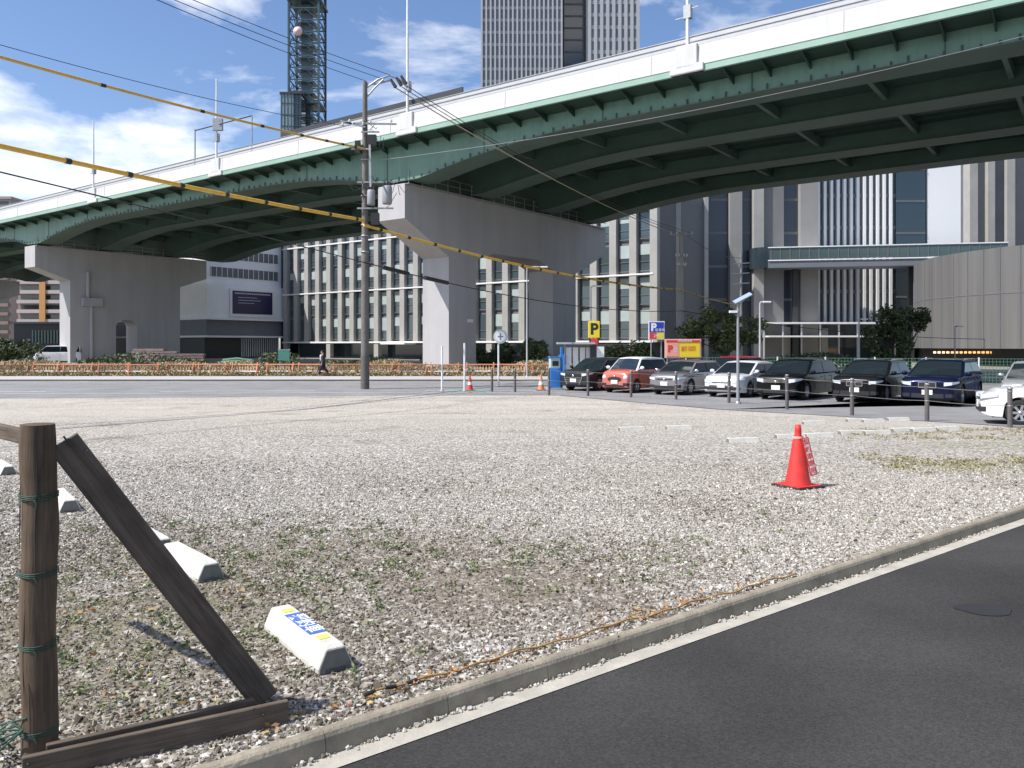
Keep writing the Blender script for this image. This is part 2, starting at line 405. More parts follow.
# loose stones: real geometry on the near part of the lot
def dirt_w(x, y):
    w = np.zeros_like(x)
    for cx, cy, rx, ry, s_ in ((-.1, 5.3, 1.3, .95, .62), (-2.4, 4.6, 1.6, 1.6, .45), (-1.2, 6.3, 2.0, .9, .45)):
        w = np.maximum(w, s_ * np.clip(1.35 - np.hypot((x-cx)/rx, (y-cy)/ry), 0, 1))
    return w
def stones(name, X, Y, Z, rad, m):
    N = len(X)
    cube = np.array([(-1,-1,-1),(1,-1,-1),(1,1,-1),(-1,1,-1),(-1,-1,1),(1,-1,1),(1,1,1),(-1,1,1)], float) * .62
    V = cube[None] * (1 + rng.normal(0, .22, (N, 8, 3)))
    V *= np.stack([np.ones(N), rng.uniform(.6, 1, N), rng.uniform(.4, .75, N)], 1)[:, None]
    # random rotation
    q = rng.normal(size=(N, 4)); q[:, 1:3] *= .55; q /= np.linalg.norm(q, axis=1)[:, None]
    w, a, b, c = q.T
    Rm = np.stack([1-2*(b*b+c*c), 2*(a*b-c*w), 2*(a*c+b*w), 2*(a*b+c*w), 1-2*(a*a+c*c), 2*(b*c-a*w), 2*(a*c-b*w), 2*(b*c+a*w), 1-2*(a*a+b*b)], 1).reshape(N, 3, 3)
    V = np.einsum('nij,nkj->nki', Rm, V) * rad[:, None, None]
    V += np.stack([X, Y, Z], 1)[:, None]
    Fq = np.array([(0,3,2,1),(4,5,6,7),(0,1,5,4),(1,2,6,5),(2,3,7,6),(3,0,4,7)])
    idx = (Fq[None] + np.arange(N)[:, None, None] * 8).ravel()
    o = np_mesh(name, V.reshape(-1, 3), idx, 4, m)
    return tag(o, kind='stuff')
stone_m = mat('stone_chips', (.4, .4, .38), .9, spec=.25, island=[(0, (.15, .13, .10)), (.12, (.25, .225, .185)), (.3, (.34, .31, .265)), (.55, (.42, .39, .345)), (.78, (.48, .45, .405)), (.95, (.57, .54, .49)), (1, (.68, .655, .61))])
NS = 380000
Ys = 2.6 + 10.5 * rng.random(NS) ** .82
Xs = (rng.random(NS) - .5) * 1.36 * Ys
side = (Xs - KA.x) * KN.x + (Ys - KA.y) * KN.y
ok = side > KW + .01
ok &= rng.random(NS) > np.maximum(dirt_w(Xs, Ys) * 1.1 + .05, (Ys - 7.0) / 5.8)
Xs, Ys = Xs[ok], Ys[ok]
rad = np.clip(rng.lognormal(-4.86, .42, len(Xs)), .0038, .028)
Zs = ga(Ys) + rad * .12
dd = np.maximum(1.45 - np.hypot((Xs + 1.9) / 2.1, (Ys - 4.2) / 2.3), 1.4 - np.hypot((Xs + .2) / 1.7, (Ys - 5.4) / 1.25))
dd = np.maximum(dd, 1.2 - np.hypot((Xs + 3.6) / 2.5, (Ys - 6.0) / 1.6)) + .22 * np.sin(Xs * 3.1 + 1) * np.sin(Ys * 2.7) + .12 * np.sin(Xs * 7.3) * np.sin(Ys * 5.9 + 2)
dd = np.maximum(dd, .55 * np.sin(Xs * 1.3 + .6 * Ys + .5) * np.sin(Ys * 1.1 - .4 * Xs) - .08)
dm = rng.random(len(Xs)) < np.clip(dd, .04, .86)
dirty_m = mat('dirty_stone_chips', (.2, .18, .15), .9, spec=.25, island=[(0, (.07, .055, .04)), (.2, (.12, .10, .075)), (.5, (.19, .165, .13)), (.8, (.27, .24, .19)), (1, (.38, .35, .29))])
stones('gravel', Xs[~dm], Ys[~dm], Zs[~dm], rad[~dm], stone_m)['label'] = 'pale crushed stone gravel covering the empty lot'
stones('dirty_gravel', Xs[dm], Ys[dm], Zs[dm], rad[dm], dirty_m)['label'] = 'brown soiled gravel chips in the near left of the lot'
n2 = 750                                             # stones washed into the gutter
ss = rng.random(n2) * 7.5 - .8; oo = .121 - np.abs(rng.normal(0, .014, n2)) + .004
keep = rng.random(n2) < (.35 + .65 * (np.sin(ss * 2.1) > -.2))
ss, oo = ss[keep], oo[keep]
rr = np.clip(rng.lognormal(-4.8, .4, len(ss)), .004, .018)
stones('gutter_gravel', KA.x + KD.x*ss + KN.x*oo, KA.y + KD.y*ss + KN.y*oo, RZ + rr * .3, rr, stone_m)['label'] = 'small stones washed into the gutter'

# weeds and fallen leaves
def leaves_at(name, C_, N_, sp, hmax, size, m, flat=.35, label=None, parent=None, kind='stuff'):
    C_ = np.array(C_, float); k = rng.integers(0, len(C_), N_)
    r = np.abs(rng.normal(0, 1, N_)) * sp; a = rng.random(N_) * 2 * PI
    X = C_[k, 0] + r * np.cos(a); Y = C_[k, 1] + r * np.sin(a); Z = C_[k, 2] + rng.random(N_) * hmax
    return quads(name, X, Y, Z, size, m, flat, label, parent, kind)
def quads(name, X, Y, Z, size, m, flat=.35, label=None, parent=None, kind=None):
    N_ = len(X); sz = size * rng.uniform(.6, 1.4, N_)
    u = rng.normal(size=(N_, 3)); u[:, 2] *= flat; u /= np.linalg.norm(u, axis=1)[:, None]
    t_ = rng.normal(size=(N_, 3)); t_[:, 2] *= 1.0; v = np.cross(u, t_); v /= np.linalg.norm(v, axis=1)[:, None]
    c = np.stack([X, Y, Z], 1); u *= sz[:, None]; v *= sz[:, None] * .5
    V = np.stack([c - u, c - v * .9, c + u, c + v * .9], 1)
    o = np_mesh(name, V.reshape(-1, 3), np.arange(N_ * 4), 4, m, parent)
    if kind: o['kind'] = kind
    if label: o['label'] = label
    return o
cl = []
for _ in range(190):
    x, y = random.gauss(-2.2, .9), random.uniform(3.3, 7.2)
    if (x - KA.x) * KN.x + (y - KA.y) * KN.y > KW + .1: cl.append((x, y, 0))
for _ in range(90): cl.append((random.gauss(-.6, 1.3), random.gauss(5.9, .5), 0))
for _ in range(30): cl.append((random.uniform(-1, 3.5), random.uniform(5, 9), 0))
cl = [c for c in cl if (c[0] - KA.x) * KN.x + (c[1] - KA.y) * KN.y > KW + .1]
weed_m = mat('weed_leaf', (.1, .14, .05), .7, island=[(0, (.05, .10, .03)), (.4, (.10, .15, .05)), (.75, (.20, .22, .09)), (1, (.30, .27, .13))])
leaves_at('weeds', cl, 6500, .05, .035, .013, weed_m, .5, 'low green weeds growing through the gravel')
cl2 = [(random.uniform(5.2, 8.4), random.gauss(11.2, .45), g(11.2)) for _ in range(120)] + [(p.x, p.y, p.z) for p in [G(random.uniform(850, 1030), random.uniform(428, 440)) for _ in range(90)]]
leaves_at('grass', cl2, 7000, .14, .03, .02, mat('verge_grass', (.2, .2, .08), .8, island=[(0, (.16, .16, .07)), (.5, (.28, .25, .13)), (1, (.42, .37, .23))]), .7, 'dry yellow green grass patches beyond the cone')
lf = []
for _ in range(55):
    s_ = random.uniform(-.2, 3.4); lf.append((*kl(s_, KW + .05 + abs(random.gauss(0, .07))), .012))
for _ in range(40): lf.append((random.gauss(-1.9, .6), random.uniform(3.4, 5.5), .012))
lf = [c for c in lf if (c[0] - KA.x) * KN.x + (c[1] - KA.y) * KN.y > KW]
leaves_at('fallen_leaves', lf, 330, .05, .012, .016, mat('fallen_leaf', (.3, .15, .05), .8, island=[(0, (.35, .04, .03)), (.15, (.40, .20, .05)), (.6, (.26, .15, .07)), (1, (.5, .36, .12))]), .25, 'dry orange and brown leaves along the kerb')

# ---------------------------------------------------------------- viaduct
n2v = Vector((.598, .8014, 0)); d2v = Vector((-.8014, .598, 0))
def VP(D, s, rel): p = n2v * D + d2v * s; return Vector((p.x, p.y, CH + rel))
PIERS = [-19.0, 40.2, 99.4, 158.6, 217.8]
HD = 14.4
def soff(s):                                   # underside height of the haunched girders, relative to the camera
    ds = min(abs(s - p) for p in PIERS)
    if ds < 1.6: return 11.74
    t = min(1, (ds - 1.6) / 15.0); return 11.74 + (13.25 - 11.74) * (1 - (1 - t) ** 2)
via = empty('viaduct', VP(54, 40, -CH - .5), 0, 'long green steel girder viaduct with white parapet crossing overhead', 'viaduct')
inv = Matrix.Translation(-via.location)
def vbuild(b, name, m, parent=via, **k):
    if parent is via: b.v = [tuple(Vector(v) - via.location) for v in b.v]
    return b.build(name, m, parent, **k)
S0, S1 = -62.0, 255.0
def extr(prof, s0=S0, s1=S1, step=3.0, fn=None):
    b = MB(); N = max(1, int(round((s1 - s0) / step))); n_ = len(prof)
    for i in range(N + 1):
        s = s0 + (s1 - s0) * i / N
        b.v += [tuple(VP(D, s, (z if not callable(z) else z(s)))) for D, z in prof]
    for i in range(N):
        for k in range(n_):
            b.f.append((i*n_+k, i*n_+(k+1) % n_, (i+1)*n_+(k+1) % n_, (i+1)*n_+k)); b.sm.append(False)
    b.f += [tuple(range(n_)), tuple(range(N*n_, (N+1)*n_))]; b.sm += [False, False]
    return b
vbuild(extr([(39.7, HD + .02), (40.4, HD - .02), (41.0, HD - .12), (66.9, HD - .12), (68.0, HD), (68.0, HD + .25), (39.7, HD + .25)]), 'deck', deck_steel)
vbuild(extr([(39.5, HD - .04), (39.69, HD - .04), (39.69, HD + .3), (39.5, HD + .3)]), 'fascia', pale_green)
vbuild(extr([(39.47, HD + .302), (39.75, HD + .302), (39.72, HD + 1.35), (39.52, HD + 1.35)]), 'parapet', parapet_white)
vbuild(extr([(67.95, HD + .1), (68.2, HD + .1), (68.2, HD + 1.4), (67.95, HD + 1.4)]), 'parapet', parapet_white)
vbuild(extr([(39.58, HD + 1.40), (39.64, HD + 1.40), (39.64, HD + 1.88), (39.58, HD + 1.88)]), 'barrier_panel', panel_white)
s = -20.0
while s < 150:                                 # joints between parapet lengths
    a_ = VP(39.462, s, HD + .32) - via.location; MB().bar(a_, VP(39.512, s, HD + 1.34) - via.location, .018, .02, up=d2v).build('parapet_joint', steel, via); s += 10.0
for zr in (1.375, 1.63, 1.91):
    vbuild(extr([(39.54, HD + zr - .02), (39.69, HD + zr - .02), (39.69, HD + zr + .025), (39.54, HD + zr + .025)]), 'rail', steel)
vbuild(extr([(39.9, HD + 1.9), (40.0, HD + 1.9), (40.0, HD + 2.45), (39.9, HD + 2.45)], *[d2v.x * k_ * (39.95 / (n2v.x * k_ + n2v.y)) + d2v.y * (39.95 / (n2v.x * k_ + n2v.y)) for k_ in ((463 - 512) / F, (281 - 512) / F)]), 'noise_screen', dark_metal)
for D0 in (41.1, 48.2, 57.2, 64.7):
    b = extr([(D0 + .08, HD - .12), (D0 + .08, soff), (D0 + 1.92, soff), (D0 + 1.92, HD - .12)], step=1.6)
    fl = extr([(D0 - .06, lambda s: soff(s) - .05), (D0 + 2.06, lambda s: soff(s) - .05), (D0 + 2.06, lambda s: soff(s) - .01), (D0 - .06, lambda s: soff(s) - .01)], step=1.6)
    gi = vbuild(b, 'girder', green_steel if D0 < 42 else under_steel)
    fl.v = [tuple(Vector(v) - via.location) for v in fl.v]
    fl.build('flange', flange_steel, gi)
    if D0 < 42:                               # lugs and stiffeners along the web's lower edge
        s = -8.0; nl = 0; lg = MB()
        while s < 118:
            q = MB() if nl < 98 and s < 64 else lg
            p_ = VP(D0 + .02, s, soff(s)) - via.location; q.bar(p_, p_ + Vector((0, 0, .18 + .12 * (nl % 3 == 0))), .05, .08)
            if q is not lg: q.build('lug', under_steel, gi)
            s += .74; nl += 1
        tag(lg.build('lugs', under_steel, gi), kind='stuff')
        s = -12.0
        while s < 130:
            p_ = VP(D0 + .03, s, soff(s)) - via.location; e = VP(D0 + .03, s, HD - .14) - via.location
            MB().bar(p_, e, .012, .05).build('splice_seam', under_steel, gi)
            s += 9.0
def bracket(s, D0, D1, drop, thick=.16, z=HD - .12):
    b = MB(); vs = []
    for t_ in (-thick/2, thick/2):
        vs += [VP(D0, s + t_, z + .06), VP(D1, s + t_, z), VP(D1, s + t_, z - drop), VP(D0, s + t_, z - .02)]
    b.add(vs, [(0,1,2,3), (7,6,5,4), (3,2,6,7), (0,4,5,1), (1,5,6,2), (0,3,7,4)]); return b
s = -14.0; nb = 0
while s < 150 and nb < 82:
    vbuild(bracket(s, 39.72, 41.17, .42, .08), 'bracket', deck_steel); s += 2.0 if s < 60 else 3.0; nb += 1
s = -20.0; nb = 0
while s < 150:
    for Da, Db in ((43.1, 48.2), (50.2, 57.2), (59.2, 64.7)):
        b = MB()
        if nb % 3 == 0:
            zb = soff(s) + .35; b.box(0, 1, 0, 1, 0, 1); 
            b = MB(); vs = []
            for t_ in (-.12, .12): vs += [VP(Da, s + t_, HD - .14), VP(Db, s + t_, HD - .14), VP(Db, s + t_, HD - .75), VP(Da, s + t_, HD - .75)]
            b.add(vs, [(0,1,2,3), (7,6,5,4), (3,2,6,7), (0,4,5,1), (1,5,6,2), (0,3,7,4)])
            vbuild(b, 'cross_beam', flange_steel)
    s += 2.0; nb += 1
lb = MB()                                      # longitudinal ribs under the deck, one part
for D in (44.6, 46.2, 52, 53.7, 55.4, 60.6, 62.2, 63.6): 
    e = extr([(D - .05, HD - .3), (D + .05, HD - .3), (D + .05, HD - .125), (D - .05, HD - .125)], -25, 160, 40); lb.add(e.v, e.f)
vbuild(lb, 'deck_rib', deck_steel)
# lamp posts of the viaduct; each a thing standing on the parapet
def s_of_px(px, D=39.6): k = (px - 512) / F; Y = D / (n2v.x * k + n2v.y); return d2v.x * k * Y + d2v.y * Y
def via_lamp(px, h, label, arm=True):
    s = s_of_px(px); base = VP(39.55, s, HD + .3)
    r = empty('viaduct_lamp', base, 0, label, 'lamp post', 'lamp posts on the viaduct parapet')
    b = MB(); b.tube([(0, 0, .6), (0, 0, h * .5), (0, 0, h)], [.1, .085, .06], 8); b.build('pole', white_paint, r)
    M = Matrix.Rotation(math.atan2(d2v.y, d2v.x), 4, 'Z')
    b = MB(); b.box(-.6, .6, -.2, .2, -.05, 1.15, M); b.box(-.95, .95, -.21, .2, -.34, .1, M); b.build('plinth', parapet_white, r, bevel=.05)
    b = MB(); b.box(-.2, .2, -.2, .1, 2.6, 3.3, M); b.bar((0, 0, 2.7), M @ Vector((.7, 0, 2.7)), .05, .05); b.bar((0, 0, 3.1), M @ Vector((-.6, 0, 3.1)), .05, .05)
    b.build('bracket_box', steel, r)
    if not arm: return
    a = M @ Vector((0, 2.0, 0)); b = MB(); b.tube([(0, 0, h), Vector((0, 0, h + .3)) + a * .3, Vector((0, 0, h + .4)) + a], [.06, .05, .045], 6)
    b.build('arm', white_paint, r); b = MB(); c = Vector((0, 0, h + .38)) + a * 1.15; b.box(-.2, .2, -.45, .45, -.1, .06, Matrix.Translation(c) @ M); b.build('lamp_head', steel, r, bevel=.03)
via_lamp(688, 11, 'tall white lamp post on viaduct parapet, right of the fin-clad tower')
via_lamp(408, 11, 'white lamp post on viaduct parapet just right of the concrete utility pole top')
via_lamp(217, 8, 'white lamp post on viaduct parapet beside the thin signal mast', False)
via_lamp(94, 8, 'leftmost thin lamp post on the viaduct parapet, over the left pier', False)
s = s_of_px(195); base = VP(39.6, s, HD + 1.3)
r = empty('signal_mast', base, 0, 'thin mast with long horizontal arm on viaduct parapet at left', 'mast')
b = MB(); b.tube([(0, 0, 0), (0, 0, 3.2)], .06, 6); b.build('pole', steel, r)
e = VP(39.6, s_of_px(252), 0) - VP(39.6, s, 0)
b = MB(); b.tube([(0, 0, 3.1), e + Vector((0, 0, 3.0))], .05, 6); b.build('arm', dark_metal, r)
b = MB(); c = e * .42 + Vector((0, 0, 3.05)); b.box(c.x-.4, c.x+.4, c.y-.15, c.y+.15, c.z-.5, c.z+.5); b.build('signal_box', steel, r)
b = MB(); b.tube([e + Vector((0, 0, 3.0)), e], .05, 6); b.build('pole', steel, r)

# piers
def pier(s, cols, L, opening, label, junction=6.7):
    base = VP(41.1, s, -CH - .6)
    r = empty('viaduct_pier', base, 0, label, 'viaduct pier', 'concrete piers under the viaduct')
    top, end_b, base_z = 11.54, 9.05, -CH - .55
    def prof_to(b, prof, s0, s1):
        n_ = len(prof)
        vs = [VP(41.1 + t, s0, z) - base for t, z in prof] + [VP(41.1 + t, s1, z) - base for t, z in prof]
        b.add(vs, [tuple(range(n_)), tuple(range(n_, 2*n_))[::-1]] + [(i, (i+1) % n_, n_+(i+1) % n_, n_+i) for i in range(n_)])
    if opening == 'portal':
        (a0, a1), (b0, b1) = cols
        cap = [(0, top), (0, end_b), (a0, junction), (a1, junction), (a1 + 2.3, junction + .75), (b0 - 2.3, junction + .75), (b0, junction), (b1, junction), (L, end_b), (L, top)]
        b = MB(); prof_to(b, cap, s, s + 2.7); b.build('pier_cap', pier_paint, r)
        for t0, t1 in cols:
            b = MB(); prof_to(b, [(t0, junction - .002), (t0, base_z), (t1, base_z), (t1, junction - .002)], s + .003, s + 2.697); b.build('column', pier_paint, r)
    else:
        t0, t1 = cols
        cap = [(0, top), (0, end_b), (t0, junction + .3), (t1, junction + .3), (L, end_b), (L, top)]
        b = MB(); prof_to(b, cap, s, s + 2.7); b.build('pier_cap', pier_paint, r)
        j = junction + .298
        if opening:
            o0, o1, oz = opening
            arc = [(o0 + (o1-o0)*(.5 - .5*math.cos(a)), oz - .9 + .9*math.sin(a)) for a in [PI*i/10 for i in range(11)]]
            prof = [(t0, j), (t0, base_z), (o0, base_z)] + arc + [(o1, base_z), (t1, base_z), (t1, j)]
            # wall split in two halves round the opening, both one mesh
            b = MB()
            left = [(t0, j), (t0, base_z), (o0, base_z)] + arc[:6] + [((o0+o1)/2, j)]
            right = [((o0+o1)/2, j)] + arc[5:] + [(o1, base_z), (t1, base_z), (t1, j)]
            prof_to(b, left, s + .003, s + 2.697); prof_to(b, right, s + .003, s + 2.697)
            b.build('column', pier_paint, r)
        else:
            b = MB(); prof_to(b, [(t0, j), (t0, base_z), (t1, base_z), (t1, j)], s + .003, s + 2.697); b.build('column', pier_paint, r)
    # bearings and bearing-seat rail
    for D0 in (41.1, 48.2, 57.2, 64.7):
        if D0 - 41.1 > L - 2: continue
        b = MB(); c = VP(D0 + 1, s + 1.35, 0) - base
        b.box(c.x - .5, c.x + .5, c.y - .5, c.y + .5, top + CH + .6 - .0 + CH * 0 - 0, top + CH + .6 + .14); 
        b.v = [(v[0], v[1], v[2] - (CH + .6) - 0 + (CH + .6)) for v in b.v]
        b.build('bearing', dark_metal, r)
    b = MB()                                   # inspection rail
    z = top
    for k in range(int(L / 1.4)):
        a = VP(41.15 + k * 1.4, s - .35, z) - base; b.bar(a, a + Vector((0, 0, .9)), .05, .05)
    for zz in (.45, .9):
        b.bar(VP(41.15, s - .35, z + zz) - base, VP(41.1 + L - .5, s - .35, z + zz) - base, .04, .04)
    b.box(0, 0.001, 0, 0.001, 0, 0.001) if False else None
    b.bar(VP(41.12, s - .2, z - .04) - base, VP(41.1 + L - .4, s - .2, z - .04) - base, .38, .05)
    b.build('inspection_rail', steel, r)
    return r, base
pr, base = pier(40.2, ((4.75, 8.0), (18.95, 22.8)), 28.4, 'portal', 'grey two-legged portal pier carrying the viaduct behind the utility pole')
b = MB(); a = VP(41.1 + 6.9, 40.2 - .03, 1.9) - base; b.bar(a, a + n2v * .7, .05, .25); b.build('plate', white_paint, pr)
pr1, base1 = pier(99.4, (3.9, 18.0), 21.9, (9.4, 12.1, 3.2), 'grey wall-like pier with arched doorway and drainpipe at left', junction=7.4)
b = MB(); a = lambda t, z, o=-.18: VP(41.1 + t, 99.4 + o, z) - base1
b.tube([a(5.9, 8.9), a(5.9, 6.0), a(5.9, 5.2), a(6.3, 4.9), a(6.3, 2.0), a(6.3, -2)], .22, 10); b.build('drainpipe', pier_paint, pr1)
b = MB(); c0 = a(5.3, 5.6, -.4); b.bar(a(5.1, 5.2, -.35), a(7.5, 5.2, -.35), .7, 1.0); b.build('pipe_box', concrete, pr1, bevel=.05)
pier(158.6, (3.9, 18.0), 21.9, None, 'farthest grey pier of the viaduct, cut by left edge', junction=7.4)
pier(-19.0, ((4.75, 8.0), (18.95, 22.8)), 28.4, 'portal', 'near portal pier of the viaduct beyond the right edge')

# ---------------------------------------------------------------- buildings
def facade_M(origin, e, up=(0, 0, 1)):            # local x along facade, y outward depth into building, z up
    e = Vector(e).normalized(); dp = Vector((-e.y, e.x, 0))
    return Matrix(((e.x, dp.x, 0, 0), (e.y, dp.y, 0, 0), (0, 0, 1, 0), (0, 0, 0, 1)))
def each(parent, name, m, boxes):
    for q in boxes: bx(parent, name, m, q)
def building(name, origin, e, label, cat='building', group=None):
    r = empty(name, origin, math.atan2(e[1], e[0]), label, cat, group)
    return r
def bx(parent, name, m, *boxes, bevel=0):
    b = MB()
    for q in boxes: b.box(*q)
    return b.build(name, m, parent, bevel=bevel)
GZ = -.55
# office block with stone pilasters behind the viaduct; e along facade towards the right/near end
L0 = Vector((-38.6, 136, GZ)); e3 = Vector((.8014, -.598, 0))
offb = building('office_block', L0, e3, 'long grey office block with stone pilasters behind the portal pier')
stone_pale = mat('stone_pale', (.37, .36, .335), .8, var=.1, scale=.4)
spandrel = mat('spandrel', (.13, .135, .145), .6, var=.15, scale=.3)
blind = mat('window_blind', (.40, .46, .44), .5, var=.1, scale=.5)
zrel = lambda v: v + CH - GZ                      # relative-to-camera height to local height
T0, T1, T2, T3 = zrel(.55), zrel(8.55), zrel(16.3), zrel(24.2)
bx(offb, 'wall', spandrel, (0, 69, .35, 22, T0 - .2, T3), (1.5, 67.5, 1.6, 21, 0, T0 - .2))
pl = [];
for i in range(26): pl.append((i * 2.75 - .0, i * 2.75 + .95, -.35, .36, .0 if i % 4 == 0 else T0 - .2, T3 + .3))
for i, q in enumerate(pl): bx(offb, 'pilaster', stone_pale, q)
bx(offb, 'string_course', white_paint, (-.2, 69.2, -.45, .2, T0 - .25, T0), ); 
bx(offb, 'string_course', white_paint, (-.2, 69.2, -.42, .2, T1 - .2, T1))
bx(offb, 'string_course', white_paint, (-.2, 69.2, -.42, .2, T2 - .2, T2))
bx(offb, 'ground_floor_glazing', glass_dark, (2, 67, 1.5, 1.59, .3, T0 - .4))
rest = MB(); cnt = 0
floors = []
for a_, b_ in ((T0, T1), (T1, T2), (T2, T3)):
    hh = (b_ - a_) / 2
    floors += [(a_ + .35, a_ + hh - .35), (a_ + hh + .35, b_ - .45)]
for fi in (3, 2, 1, 0, 4, 5):
    z0, z1 = floors[fi]
    for i in range(24, -1, -1):
        x0, x1 = i * 2.75 + 1.12, i * 2.75 + 2.58
        if cnt < 97:
            w = bx(offb, 'window', window_glass, (x0, x1, .24, .34, z0, z1)); cnt += 1
            rnd = random.random()
            if rnd < .75:
                h_ = random.choice((.35, .4, .5, .5, .6)) * (z1 - z0)
                bx(w, 'blind', blind, (x0 + .03, x1 - .03, .2, .238, z1 - h_, z1 - .02))
            bx(w, 'sill', spandrel, (x0, x1, .12, .2, z0 - .1, z0 + .02)); bx(w, 'rail', spandrel, (x0, x1, .16, .2, z0 + (z1-z0)*.33, z0 + (z1-z0)*.33+.08))
        else:
            rest.box(x0, x1, .24, .34, z0, z1)
tag(rest.build('windows', window_glass, offb), kind='stuff')
bx(offb, 'corner_tower', glass_dark, (-1.6, -.25, .3, 20, 0, T3))
bx(offb, 'entrance_canopy', white_paint, (25.5, 30.5, -2.4, 0, 2.25, 2.5))

# screen building
Cn = Vector((-47.7, 125, GZ)); es = n2v
scb = building('screen_building', Cn, es, 'white building with dark blue notice screen beside the left pier')
wh = mat('white_cladding', (.80, .81, .82), .6, var=.06, scale=.3)
gr = mat('grey_cladding', (.16, .17, .19), .6, var=.1, scale=.4)
z = lambda v: v + CH - GZ
bx(scb, 'block', wh, (-.0, 14.6, -.0, 30, z(4.3), z(9.7)))
bx(scb, 'upper_storeys', wh, (.3, 14.5, .6, 30, z(9.7), z(22)))
for k in range(4):
    zz = z(10.9) + k * 2.9
    bx(scb, 'window_band', spandrel, (1.0, 13.8, .5, .62, zz, zz + 1.5)); 
    each(scb, 'mullion', wh, [(1.0 + q * .98, 1.08 + q * .98, .44, .5, zz, zz + 1.5) for q in range(14)])
bx(scb, 'ledge', wh, (-.3, 14.6, -.5, 29, z(4.0), z(4.3)))
bx(scb, 'recessed_band', gr, (.2, 14.5, .4, 29.5, z(1.5), z(4.0)))
bx(scb, 'ledge', wh, (-.2, 14.6, -.4, 29, z(1.2), z(1.5)))
bx(scb, 'base', dark_metal, (.4, 14.4, 1.2, 29, 0, z(1.2)))
each(scb, 'glazing_bar', wh, [(7 + q * .42, 7.12 + q * .42, 1.05, 1.18, .2, z(1.15)) for q in range(18)])
# screen: photo x 232..272
navy = mat('screen_navy', (.018, .016, .07), .3)
bx(scb, 'screen_frame', white_paint, (4.0, 12.4, -.28, 0, z(4.6), z(9.05)))
scn = bx(scb, 'screen', navy, (4.4, 12.0, -.34, -.281, z(5.05), z(8.75)))
tm = mat('screen_text', (.5, .48, .62), .5)
lines = MB()
for j, (zz, w0, w1) in enumerate(((8.35, 4.8, 11.6), (7.75, 5.4, 9.0), (7.3, 5.4, 9.6), (6.85, 5.4, 8.4))):
    x = w0; 
    while x < w1:
        cw = random.uniform(.14, .26) * (1.3 if j == 0 else .9); lines.box(x, min(x + cw, w1), -.36, -.341, z(zz) - .10, z(zz) + (.12 if j == 0 else .02)); x += cw + .09
lines.build('screen_lettering', tm, scn)

# apartment blocks far left
def apartment(px0, px1, ytop, Y, label, colr, band, depth=14, fh=2.9, strip_px=None):
    a = P(px0, 345, Y); e_ = P(px1, 345, Y); W_ = e_.x - a.x
    r = building('apartment_building', Vector((a.x, Y, GZ)), (1, 0), label, group='distant apartment blocks')
    H_ = (HY - ytop) / F * Y + CH - GZ
    m = mat('apt_' + label[:6], colr, .8, var=.1, scale=.2)
    bx(r, 'wall', m, (0, W_, 0, depth, 0, H_))
    k = 0
    while (k + 1) * fh < H_:
        zz = k * fh
        bx(r, 'balcony', band, (.3, W_ - .3, -1.2, -.002, zz + .1, zz + 1.15))
        bx(r, 'window_row', glass_dark, (.8, W_ - .8, -.06, -.004, zz + 1.3, zz + 2.5)); k += 1
    if strip_px:
        q = (strip_px - px0) / F * Y; bx(r, 'stair_strip', mat('orange_tile', (.55, .28, .10), .7), (q - .9, q + .9, -1.5, -1.21, 3, H_))
    bx(r, 'roof', m, (-.3, W_ + .3, -.4, depth + .3, H_, H_ + .8))
    return r
brown = mat('brown_tile', (.26, .19, .17), .8, var=.1, scale=.3)
apartment(18, 78, 232, 240, 'brown apartment block with orange stair strip seen left of the left pier', (.30, .23, .21), mat('pinkish_band', (.48, .42, .40), .7), strip_px=45)
apartment(-90, 11, 199, 260, 'pale brown apartment block rising above the viaduct at left edge', (.36, .30, .27), brown)
r = building('low_building', P(14, 345, 130).xy.to_3d() + Vector((0, 0, GZ)), (1, 0), 'low dark building with green louvres between the two left piers')
bx(r, 'wall', dark_metal, (0, 9, 0, 8, 0, 5.6))
each(r, 'louvre', mat('louvre_green', (.25, .36, .30), .6), [(3 + q * .5, 3.18 + q * .5, -.12, -.01, 2.4, 4.6) for q in range(11)])
bx(r, 'roof', gr, (-.3, 9.3, -.5, 8.3, 5.6, 5.9))

# fin-clad high-rise above the viaduct
def finned(name, px0, px1, Y, top_rel, label, fin_sp, fin_w, finm, wallm, bandm, floor=4.0, dark=(), depth=20, base=GZ, fin_d=.5, z_base=0, band_h=.5, minor=None):
    a = (px0 - 512) / F * Y; e_ = (px1 - 512) / F * Y; W_ = e_ - a
    r = building(name, Vector((a, Y, base)), (1, 0), label)
    H_ = top_rel + CH - base
    bx(r, 'wall', wallm, (0, W_, 0, depth, 0, H_))
    b = MB(); x = 0; k = 0
    dk = [((p - px0) / F * Y, (q - px0) / F * Y) for p, q in dark]
    inside = lambda x: any(p - fin_w < x < q for p, q in dk)
    while x < W_:
        if not inside(x) and k < 95: bx(r, 'fin', finm, (x, x + fin_w, -fin_d, -.003, z_base, H_ + .4)); k += 1
        x += fin_sp
    zz = z_base; q_ = MB()
    segs = []; cur = 0
    for p, q in sorted(dk): segs.append((cur, p)); cur = q
    segs.append((cur, W_))
    while zz < H_:
        for p, q in segs:
            if q - p > .3: q_.box(p, q, -.14, -.004, zz, zz + band_h)
        zz += floor
    q_.build('floor_bands', bandm, r)
    for p, q in dk:
        bx(r, 'glass_bay', glass_dark, (p, q, -.25, -.005, 0, H_)); 
        zz = 0
        while zz < H_: bx(r, 'bay_band', spandrel, (p, q, -.3, -.251, zz, zz + .25)); zz += floor
    return r
fin_grey = mat('fin_grey', (.42, .43, .45), .5, var=.05, scale=.2)
wall_mid = mat('wall_mid', (.15, .165, .18), .35, var=.1, scale=.1)
band_pale = mat('band_pale', (.34, .36, .38), .5)
